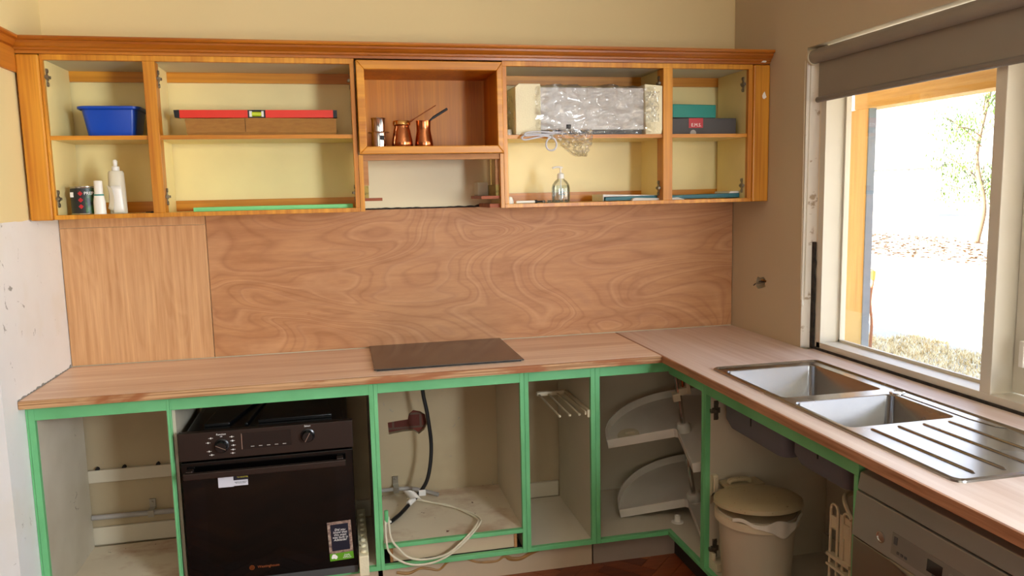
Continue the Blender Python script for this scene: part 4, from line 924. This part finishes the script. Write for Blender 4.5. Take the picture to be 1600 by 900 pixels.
# cornice
PR = [(-.290,2.0905),(-.312,2.0905),(-.314,2.100),(-.320,2.103),(-.322,2.110),(-.330,2.114),(-.338,2.124),(-.340,2.131),(-.350,2.134),(-.353,2.140),(-.353,2.1455),(-.290,2.1455)]
cn = thing('cornice', 'moulded varnished cornice along the top of the wall cupboards', 'cornice', (1.5, -.32, 2.09))
mb = MB(); L0, L1 = .0, WX-.001
vs = [(.038+(-.353-p[0])*-1*0 + 0 + (0), p[0], p[1]) for p in PR]
n_ = len(PR)
left = [(-(p[0]+.353)*1.0+.038-2*0 if False else .038-(p[0]+.353), p[0], p[1]) for p in PR]; right = [(L1, p[0], p[1]) for p in PR]
mb.add(left+right, [tuple(range(n_)), tuple(range(n_, 2*n_))[::-1]]+[(i, (i+1) % n_, n_+(i+1) % n_, n_+i) for i in range(n_)])
mk('front_moulding', mb, M_['crown'], cn)
mk('cornice_top', bx(0, L1, -.29, -.002, 2.131, 2.1455), M_['crown'], cn)
mk('paint_splash', MB().prism([(2.895,2.098),(2.915,2.097),(2.921,2.102),(2.910,2.107),(2.902,2.104)], 'y', -.3205, -.3165), M_['white'], cn)
c2 = thing('side_cornice', 'short cornice running towards the camera at the left border', 'cornice', (.01, -.7, 2.09))
# mitred return: profile projects to +x
ret_p = [(.038-(p[0]+.353), p[0], p[1]) for p in PR]; end_p = [(.038-(p[0]+.353), -.70, p[1]) for p in PR]
mb = MB(); mb.add(ret_p+end_p, [tuple(range(n_)), tuple(range(n_, 2*n_))[::-1]]+[(i, (i+1) % n_, n_+(i+1) % n_, n_+i) for i in range(n_)])
mb.v = [(x if x < .04 else x, y-.0006, z) for x, y, z in mb.v]
# flip the profile so that it stands out from the left wall
mb.v = [(.038-(x-.038)*1.0 if False else x, y, z) for x, y, z in mb.v]
mk('side_moulding', mb, M_['crown_y'], c2)
tag(mk('side_timber_board', MB().prism([(-.70,2.024),(-.312,2.024),(-.305,2.030),(-.3165,2.088),(-.3165,2.106),(-.70,2.106)], 'x', .001, .0105), M_['oak_y']), 'varnished board under the side cornice at the left border', 'board')

# ------------------------------------------------------------------ things in the wall cupboards
zs = 1.8050
# blue tub
tb = thing('storage_tub', 'blue plastic storage tub on the upper left shelf', 'tub', (.27, -.16, zs))
mb = MB(); loft(mb, [(rrect(.190,.356,-.205,-.075,.02), zs+.001), (rrect(.176,.370,-.222,-.06,.025), zs+.10), (rrect(.175,.371,-.223,-.059,.025), zs+.112), (rrect(.172,.374,-.226,-.056,.025), zs+.113), (rrect(.178,.368,-.220,-.062,.025), zs+.111), (rrect(.193,.353,-.202,-.078,.02), zs+.004)])
pl = rrect(.190,.356,-.205,-.075,.02); mb.add([(a, b_, zs+.001) for a, b_ in pl], [tuple(range(len(pl)))])
mk('tub_body', mb, M_['blueplastic'], tb)
mb = MB(); loft(mb, [(rrect(.170,.376,-.228,-.054,.027), zs+.100), (rrect(.163,.383,-.235,-.047,.03), zs+.104), (rrect(.163,.383,-.235,-.047,.03), zs+.112), (rrect(.172,.374,-.226,-.056,.027), zs+.1145)])
mk('tub_rim', mb, M_['blueplastic'], tb)
# cardboard box + level
cb = thing('cardboard_box', 'flat brown cardboard box under the red level', 'cardboard box', (.82, -.14, zs))
mk('box_body', MB().prism([(.541,zs+.012),(.545,zs),(1.098,zs),(1.100,zs+.066),(.80,zs+.071),(.536,zs+.066)], 'y', -.21, -.05), M_['card'], cb, bevel=.001)
mk('box_flap', MB().prism([(.541,zs+.012),(.70,zs+.018),(.785,zs+.016),(.79,zs+.008),(.80,zs+.018),(1.0,zs+.012),(1.1,zs+.012),(1.1,zs+.068),(.8,zs+.071),(.537,zs+.067)], 'y', -.2125, -.2105), M_['card'], cb)
mk('box_crease', MB().box(.755, .7565, -.2133, -.2124, zs+.018, zs+.07), M_['dark'], cb)
lv = thing('spirit_level', 'red spirit level lying on the cardboard box', 'spirit level', (.80, -.19, zs+.072))
lz = zs+.072
mk('level_body', MB().box(.517, .766, -.205, -.180, lz, lz+.030).box(.832, 1.090, -.205, -.180, lz, lz+.030), M_['red'], lv, bevel=.001)
mk('end_cap', MB().prism([(.4995,lz+.002),(.517,lz-.000),(.517,lz+.030),(.497,lz+.029)], 'y', -.206, -.179), M_['blackrub'], lv); mk('end_cap', bx(1.090, 1.105, -.206, -.179, lz, lz+.029), M_['blackrub'], lv)
vh = mk('vial_housing', MB().box(.766, .832, -.2035, -.181, lz, lz+.004).box(.766, .832, -.2035, -.181, lz+.026, lz+.030).box(.766, .772, -.2035, -.181, lz+.004, lz+.026).box(.826, .832, -.2035, -.181, lz+.004, lz+.026), M_['blackrub'], lv)
mk('vial', MB().tube([(.780,-.193,lz+.015),(.818,-.193,lz+.015)], .009, 14), M_['vial'], vh); mk('vial_holder', MB().box(.772, .781, -.202, -.183, lz+.004, lz+.026).box(.817, .826, -.202, -.183, lz+.004, lz+.026), M_['white'], vh)
# lower left: tin, tube, bottle
zb = 1.5195
tn = thing('paint_tin', 'dark labelled paint tin in the lower left bay', 'paint tin', (.163, -.2, zb))
mk('can', MB().lathe([(0,.0),(.0490,.0),(.050,.002),(.049,.004),(.049,.098),(.0505,.100),(.0505,.104),(.046,.105),(.044,.101),(0,.101)], (.163,-.20,zb), 40), M_['tin'], tn)
lb = mk('label', MB().lathe([(.0493,.005),(.0493,.097)], (.163,-.20,zb), 48), M_['tinlabel'], tn, solid=.0004, label='black and green label')
for k in range(3):
    z = zb+.030+k*.024; yy = -.2496
    mk('hazard_diamond', MB().prism([(.160,z-.009),(.169,z),(.160,z+.009),(.151,z)], 'y', yy-.0006, yy+.0005), M_['labelred'], lb)
text('tin_text', 'PREP', .016, M_['ink_white'], lb, (.188, -.2445, zb+.078), axes=((.85,.5,0),(0,0,1)))
mk('barcode_patch', MB().box(.1235, .1345, -.2420, -.2385, zb+.065, zb+.083, 0), M_['white'], lb)
sq = thing('squeeze_tube', 'short white tube with a blue stripe between tin and bottle', 'tube', (.220, -.23, zb))
mk('tube_body', MB().lathe([(0,0),(.021,0),(.021,.045),(.016,.075),(.0145,.08)], (.2245,-.252,zb), 24, sy=.75), M_['white'], sq)
mk('tube_cap', MB().lathe([(.0148,.080),(.0150,.122),(.013,.124),(0,.124)], (.2245,-.252,zb), 24, sy=.75), M_['white'], sq); mk('tube_stripe', MB().lathe([(.0175,.069),(.0165,.074)], (.2245,-.252,zb), 24, sy=.76), M_['teal'], sq, solid=.0005, label='blue stripe')
bt = thing('dispenser_bottle', 'tall white dispenser bottle in the lower left bay', 'bottle', (.274, -.21, zb))
mk('bottle_body', MB().lathe([(0,0),(.030,0),(.031,.004),(.030,.08),(.028,.152),(.024,.160),(.012,.162)], (.278,-.21,zb), 32, sy=.8), plain('milky_plastic', '#e0d8c0', .3, var=.03), bt)
mk('collar', MB().lathe([(.014,.160),(.014,.176),(.011,.178),(0,.178)], (.278,-.21,zb), 20), M_['white'], bt); mk('nozzle', MB().lathe([(.007,.176),(.008,.186),(.0085,.196),(.005,.202),(0,.203)], (.278,-.21,zb), 16), M_['white'], bt)
fo = MB().grid(lambda u, v: (.266+u*.040-.006*v, -.2385-.006*math.sin(u*PI), zb+.004+v*.100), 10, 6); mk('bottle_label', fo, M_['white'], bt, solid=.0006)
mk('label_fold', MB().grid(lambda u, v: (.250+.016*u+.008*math.sin(v*3), -.243-.004*v, zb+.02+v*.088-.01*u), 6, 8), M_['offwhite'], bt, solid=.0006)
tag(mk('light_green_board', bx(.548, 1.150, -.235, -.08, zb, zb+.0155), M_['greenlight'], bevel=.001), 'flat light green board lying in the lower bay under the level', 'board')
# coffee pots
zc = inn[0][1]; yc = -.235
pf = thing('coffee_filter', 'small chrome drip coffee filter left of the copper pots', 'coffee filter', (1.264, yc, zc))
mk('cup', MB().lathe([(0,0),(.028,0),(.029,.055),(.030,.058)], (1.264,yc,zc), 28), M_['chrome'], pf); mk('flange', MB().lathe([(0,.058),(.042,.058),(.043,.060),(.040,.0615),(0,.0615)], (1.264,yc,zc), 28), M_['chrome'], pf)
mk('chamber', MB().lathe([(.026,.061),(.027,.110),(.030,.114),(.029,.116),(.0,.113)], (1.264,yc,zc), 28), M_['chrome'], pf); mk('side_mark', bx(1.268, 1.283, yc-.0305, yc-.0260, .028+zc, .046+zc), M_['blackrub'], pf)
def cezve(x, nm, prof, mat, hmat, h0, h1, h2, rr, lab, ps=1.3):
    t = thing('coffee_pot', lab, 'coffee pot', (x, yc, zc)); prof = [(r*ps, z*1.12) for r, z in prof]; mk('pot_body', MB().lathe(prof, (x, yc, zc), 36), mat, t)
    mk('long_handle', MB().tube(catmull([h0, h1, h2]), rr, 8), hmat, t); return t
cezve(1.357, 0, [(0,0),(.031,0),(.033,.004),(.032,.022),(.026,.06),(.022,.075),(.0255,.078),(.0265,.092),(.0245,.093),(.022,.078),(.027,.05),(.030,.006),(0,.004)], M_['copper'], M_['copper'], (1.388,yc,zc+.098), (1.405,yc+.01,zc+.112), (1.500,yc+.03,zc+.170), [.0035]*8+[.002]*9, 'wider copper coffee pot with thin handle in the display niche')
mk('rim_band', MB().lathe([(.0342,.087),(.0358,.089),(.0358,.102),(.0342,.1045)], (1.357,yc,zc), 36), M_['brass'], [o for o in bpy.data.objects if o.name.startswith('coffee_pot')][-1])
cezve(1.444, 1, [(0,0),(.027,0),(.029,.005),(.027,.025),(.0215,.06),(.0225,.088),(.024,.094),(.022,.093),(.020,.06),(.025,.006),(0,.004)], M_['copper'], M_['blackrub'], (1.466,yc,zc+.100), (1.485,yc+.005,zc+.118), (1.545,yc+.02,zc+.155), [.004]*8+[.0055]*9, 'slimmer copper coffee pot with black handle in the display niche')
# wrapped appliance
zq = 1.7990
ap = thing('wrapped_range_hood', 'white appliance with foam end blocks wrapped in clear plastic', 'range hood', (2.14, -.17, zq))
mk('hood_body', MB().box(1.915, 2.372, -.285, -.05, zq+.020, zq+.192), M_['hood'], ap, bevel=.002)
mk('hood_underside', MB().box(1.915, 2.366, -.275, -.05, zq+.001, zq+.020), M_['greydark'], ap)
mk('cable_socket', bx(2.030, 2.050, -.2875, -.285, zq+.012, zq+.042), M_['blackrub'], ap)
mk('foam_block', MB().prism([(1.812,zq),(1.918,zq),(1.918,zq+.204),(1.828,zq+.204),(1.812,zq+.19)], 'y', -.302, -.06), M_['foam'], ap, bevel=.003)
mk('foam_block', MB().prism([(2.374,zq),(2.446,zq),(2.449,zq+.02),(2.449,zq+.200),(2.370,zq+.206)], 'y', -.302, -.06), M_['foam'], ap, bevel=.003)
def rid(x, y, z, k): return (1-abs(noise.noise(Vector((x*k, y*k, z)))*2.2))
def wr_(u, v):
    x = 1.895+u*.52
    k = max(0, rid(u*2.6+.6*v, v*1.1, 3.3, 3.1))**4*.012+max(0, rid(u*2.4-v, v*1.2+u, 9.1, 6.3))**5*.007+noise.noise(Vector((u*9, v*6, 4)))*.003
    z = zq+.004+v*.215; y = -.3055
    if v > .88: y = -.3055+(v-.88)*1.6; z -= (v-.88)*.08
    z += (.022 if v > .8 else .008)*noise.noise(Vector((u*9, v*3, 7)))*min(1, 3*min(u, 1-u)+.2)
    return (x+.004*noise.noise(Vector((u*20, v*12, 1))), y-max(k, 0), z)
mk('plastic_film', MB().grid(wr_, 150, 80), M_['wrap'], ap, smooth=True)
def tail(u, v):
    w_ = .080*(1-v)**.7+.020; x = 2.035+.045*v+(u-.5)*w_*2
    k = max(0, rid(u*1.5, v*1.5, 1.7, 4.2))**3*.022+noise.noise(Vector((u*20, v*20, 5)))*.005
    return (x+.010*noise.noise(Vector((u*8, v*8, 2))), -.312-.020*math.sin(u*PI)-k, zq+.020-v*.112)
mk('plastic_tail', MB().grid(tail, 60, 48), M_['wrap'], ap, smooth=True)
def ovf(u, v):
    k = max(0, rid(u, v*1.6, 6.7, 4.0))**3*.010
    return (2.372+u*.060+.006*noise.noise(Vector((v*6, 0, 3))), -.3045-k, zq+.05+v*.125)
mk('plastic_overlap', MB().grid(ovf, 30, 50), M_['wrap'], ap, smooth=True)
def side_w(u, v): return (1.787+u*.03+.01*noise.noise(Vector((u*5, v*7, 2))), -.26+.08*u*0-.02*noise.noise(Vector((v*6, u*4, 0))), zq+.01+v*.15)
mk('plastic_bunch', MB().grid(side_w, 8, 20), M_['wrap'], ap, smooth=True)
cb = thing('appliance_cable', 'pale grey looped cable dangling over the shelf edge', 'cable', (1.93, -.31, zq))
pts = catmull([(2.035,-.30,zq+.012),(1.99,-.318,zq+.004),(1.93,-.325,zq-.001),(1.87,-.325,zq+.001),(1.832,-.324,zq-.010),(1.842,-.324,zq-.022),(1.89,-.326,zq-.014),(1.935,-.328,zq-.006),(1.955,-.328,zq-.018)], 8)
mk('cable_loop', MB().tube(pts, .0036, 8), M_['cableg'], cb)
pts = catmull([(2.03,-.308,zq+.020),(1.98,-.328,zq+.006),(1.90,-.33,zq+.010),(1.85,-.330,zq+.006),(1.845,-.330,zq-.006),(1.90,-.332,zq-.004),(1.95,-.333,zq-.012)], 8)
mk('cable_loop', MB().tube(pts, .0034, 8), M_['cableg'], cb)
pts = [(1.952+.022*math.sin(a)*1.0, -.331+.004*math.sin(a*2), zq-.040+.026*math.cos(a)) for a in [k*2*PI/28 for k in range(29)]]
mk('cable_loop', MB().tube(pts, .0038, 8), M_['cableg'], cb); mk('cable_tie', MB().tube([(1.955,-.328,zq-.004),(1.953,-.330,zq-.020)], .0065, 8), M_['ink_grey'], cb)
tag(mk('foil_bag', MB().lathe([(0,0),(.015,0),(.0175,.03),(.016,.07),(.010,.11),(0,.115)], (1.7915,-.14,zq+.001), 14), plain('crumpled_foil', '#6d6a58', .3, .5, bump=.8, bs=40)), 'dark crumpled bag squeezed left of the wrapped appliance', 'bag')
tag(mk('white_ball', MB().lathe([(0,0),(.013,.0),(.015,.012),(.012,.024),(0,.026)], (1.796,-.245,zq+.001), 18), M_['white']), 'small white ball on the shelf left of the wrapped appliance', 'ball')
# right bay upper: charcoal box and teal box
bm = thing('charcoal_box', 'dark grey box with small red label on the right shelf', 'box', (2.69, -.16, zq))
mk('box_body', MB().box(2.500, 2.827, -.235, -.06, zq, zq+.072), M_['charcoal'], bm, bevel=.002)
lb = mk('label', bx(2.601, 2.668, -.2362, -.2350, zq+.030, zq+.072), M_['labelred'], bm); text('label_text', 'E.M.S.', .020, M_['ink_white'], lb, (2.636, -.2368, zq+.042))
mk('white_dot', MB().lathe([(.014,0),(.014,.0008),(0,.0008)], (2.622, -.2352, zq+.008), 20, mat=Matrix.Rotation(PI/2, 4, 'X')), M_['ink_grey'], bm)
tm = Matrix.Translation((2.60, -.17, zq+.0735)) @ Matrix.Rotation(math.radians(8), 4, 'Z') 
tx = thing('teal_box', 'teal card box resting on the dark grey box', 'box', (2.60, -.17, zq+.0725))
mk('box_body', MB().box(-.095, .125, -.075, .06, 0, .056, 0, tm), M_['teal'], tx, bevel=.003)
mk('box_base', MB().box(-.092, .122, -.073, .058, -.001, .002, 0, tm), M_['charcoal'], tx)
# right lower
hs = thing('pump_bottle', 'clear pump bottle of hand sanitiser in the right lower bay', 'bottle', (2.013, -.25, zb))
mk('bottle', MB().lathe([(0,.001),(.036,.001),(.039,.005),(.039,.060),(.036,.075),(.026,.090),(.015,.098),(.013,.104)], (2.013,-.25,zb), 36, sy=.75), M_['clearpl'], hs)
mk('liquid', MB().lathe([(0,.003),(.034,.003),(.037,.006),(.037,.058),(.034,.072),(0,.072)], (2.013,-.25,zb), 36, sy=.75), M_['gel'], hs)
mk('pump_collar', MB().lathe([(.014,.100),(.015,.104),(.014,.120),(.007,.124),(.004,.126)], (2.013,-.25,zb), 20), M_['white'], hs)
mk('pump_head', MB().tube([(2.013,-.25,zb+.12),(2.013,-.25,zb+.146)], .0035, 10).tube(catmull([(2.022,-.25,zb+.146),(2.000,-.25,zb+.149),(1.978,-.25,zb+.145)]), .004, 8), M_['white'], hs); mk('dip_tube', MB().tube([(2.013,-.25,zb+.01),(2.013,-.25,zb+.105)], .003, 8), M_['white'], hs)
fl_ = mk('bottle_label', MB().lathe([(.0393,.015),(.0393,.055)], (2.013,-.25,zb), 30, sy=.76, a0=-2.4, a1=-.7), M_['clearpl'], hs)
text('label_text', 'hand\nsanitiser', .009, plain('teal_ink', '#3f8f98', .5), fl_, (2.010, -.2806, zb+.040)); 
tag(mk('white_tube_cap', MB().lathe([(0,0),(.016,0),(.016,.012),(.010,.028),(0,.032)], (1.790,-.255,zb), 20), M_['white']), 'small white cap at the left end of the right lower bay', 'cap')
sy_ = thing('syringe', 'thin white sealant syringe lying left of the pump bottle', 'syringe', (1.88, -.265, zb))
mk('barrel', MB().tube([(1.815,-.27,zb+.0065),(1.895,-.262,zb+.0065)], .006, 12), M_['white'], sy_); mk('plunger', MB().tube([(1.895,-.262,zb+.0065),(1.905,-.261,zb+.0065)], .008, 12).tube([(1.905,-.261,zb+.0065),(1.93,-.258,zb+.0065)], .004, 8), M_['blackrub'], sy_)
ch = MB()
for k in range(12): ch.lathe([(0,.0),(.005,.0),(.006,.006),(.003,.011),(0,.011)], (1.938+k*.0105+.0, -.235+.02*math.sin(k*1.7)-(0 if k < 3 else .0)+(.03 if k > 2 else 0), zb), 8)
tag(mk('key_chain', ch, [M_['zinc']]), 'small beaded chain lying behind the pump bottle', 'chain')
fd = thing('ring_folder', 'dark teal folder lying flat across the right lower bays', 'folder', (2.38, -.17, zb))
mk('cover', MB().prism([(2.215,zb+.002),(2.463,zb+.002),(2.463,zb+.020),(2.215,zb+.017)], 'y', -.24, -.09), M_['teal_dk'], fd, bevel=.001)
mk('loose_sheets', MB().prism([(2.206,zb+.030),(2.30,zb+.027),(2.463,zb+.0215),(2.463,zb+.0205),(2.21,zb+.0195),(2.208,zb+.001),(2.206,zb+.001)], 'y', -.235, -.085), M_['paper'], fd)
mk('torn_sheet', MB().prism([(2.328,zb),(2.334,zb+.010),(2.345,zb+.012),(2.40,zb+.010),(2.463,zb+.009),(2.463,zb)], 'y', -.262, -.2415), M_['paper'], fd)
f2 = thing('ring_folder', 'dark teal folder at the right end of the lower shelf', 'folder', (2.66, -.17, zb))
mk('cover', MB().prism([(2.4815,zb+.003),(2.842,zb+.004),(2.842,zb+.022),(2.4815,zb+.018)], 'y', -.245, -.09), M_['teal_dk'], f2, bevel=.001)
mk('loose_sheets', MB().prism([(2.795,zb+.0225),(2.843,zb+.023),(2.8435,zb+.031),(2.80,zb+.031)], 'y', -.24, -.1), M_['paper'], f2)
mk('torn_sheet', MB().prism([(2.49,zb),(2.50,zb+.008),(2.54,zb+.0105),(2.57,zb+.002),(2.57,zb)], 'y', -.262, -.246), M_['paper'], f2)
tag(mk('small_black_clip', MB().tube([(.386,-.27,zb+.003),(.410,-.27,zb+.003)], .002, 6).box(.404, .416, -.273, -.266, zb, zb+.006), M_['blackrub']), 'tiny black clip by the divider in the lower left bay', 'clip')

# ------------------------------------------------------------------ roller blind
rb = thing('roller_blind', 'taupe roller blind partly lowered over the window', 'roller blind', (2.955, -1.5, 1.9))
RX, RZ, RR = 2.958, 2.072, .027
mk('roller_tube', MB().tube([(RX,-.612,RZ),(RX,-2.42,RZ)], RR, 28), M_['blind'], rb)
mk('end_bracket', MB().tube([(RX,-.600,RZ),(RX,-.6115,RZ)], RR+.004, 28).tube([(RX,-.592,RZ),(RX,-.600,RZ)], RR-.002, 28), M_['offwhite'], rb)
mk('fabric', bx(RX+.010, RX+.0115, -2.40, -.628, 1.915, RZ-.005), M_['blind'], rb)
mk('bottom_bar', MB().tube([(RX+.011,-.622,1.905),(RX+.011,-2.405,1.905)], .011, 14), M_['blindbar'], rb)
bc = MB()
for dx, y in ((-.014, -.588), (.010, -.592)): bc.tube([(RX+dx-.012, y, RZ-.01), (RX+dx*.6-.012, y, 1.10)], .0012, 6)
mk('bead_chain', bc, M_['offwhite'], rb); mk('chain_weight', MB().lathe([(0,0),(.005,.003),(.006,.012),(.003,.024),(0,.025)], (RX-.013,-.590,1.075), 10), M_['white'], rb)
# wires in the wall outlet hole
ow = thing('outlet_wires', 'loose dark wires in the broken outlet hole in the right wall', 'wires', (2.95, -.27, 1.13))
for k in range(4): mk('wire', MB().tube(catmull([(2.985,-.26-.01*k,1.14),(2.95,-.255-.012*k,1.135+.004*k),(2.935,-.235-.02*k,1.128+.008*k),(2.932,-.225-.022*k,1.12+.010*k)]), .0025, 6), [M_['blackrub'], M_['zinc'], M_['blackrub'], M_['brass']][k], ow)
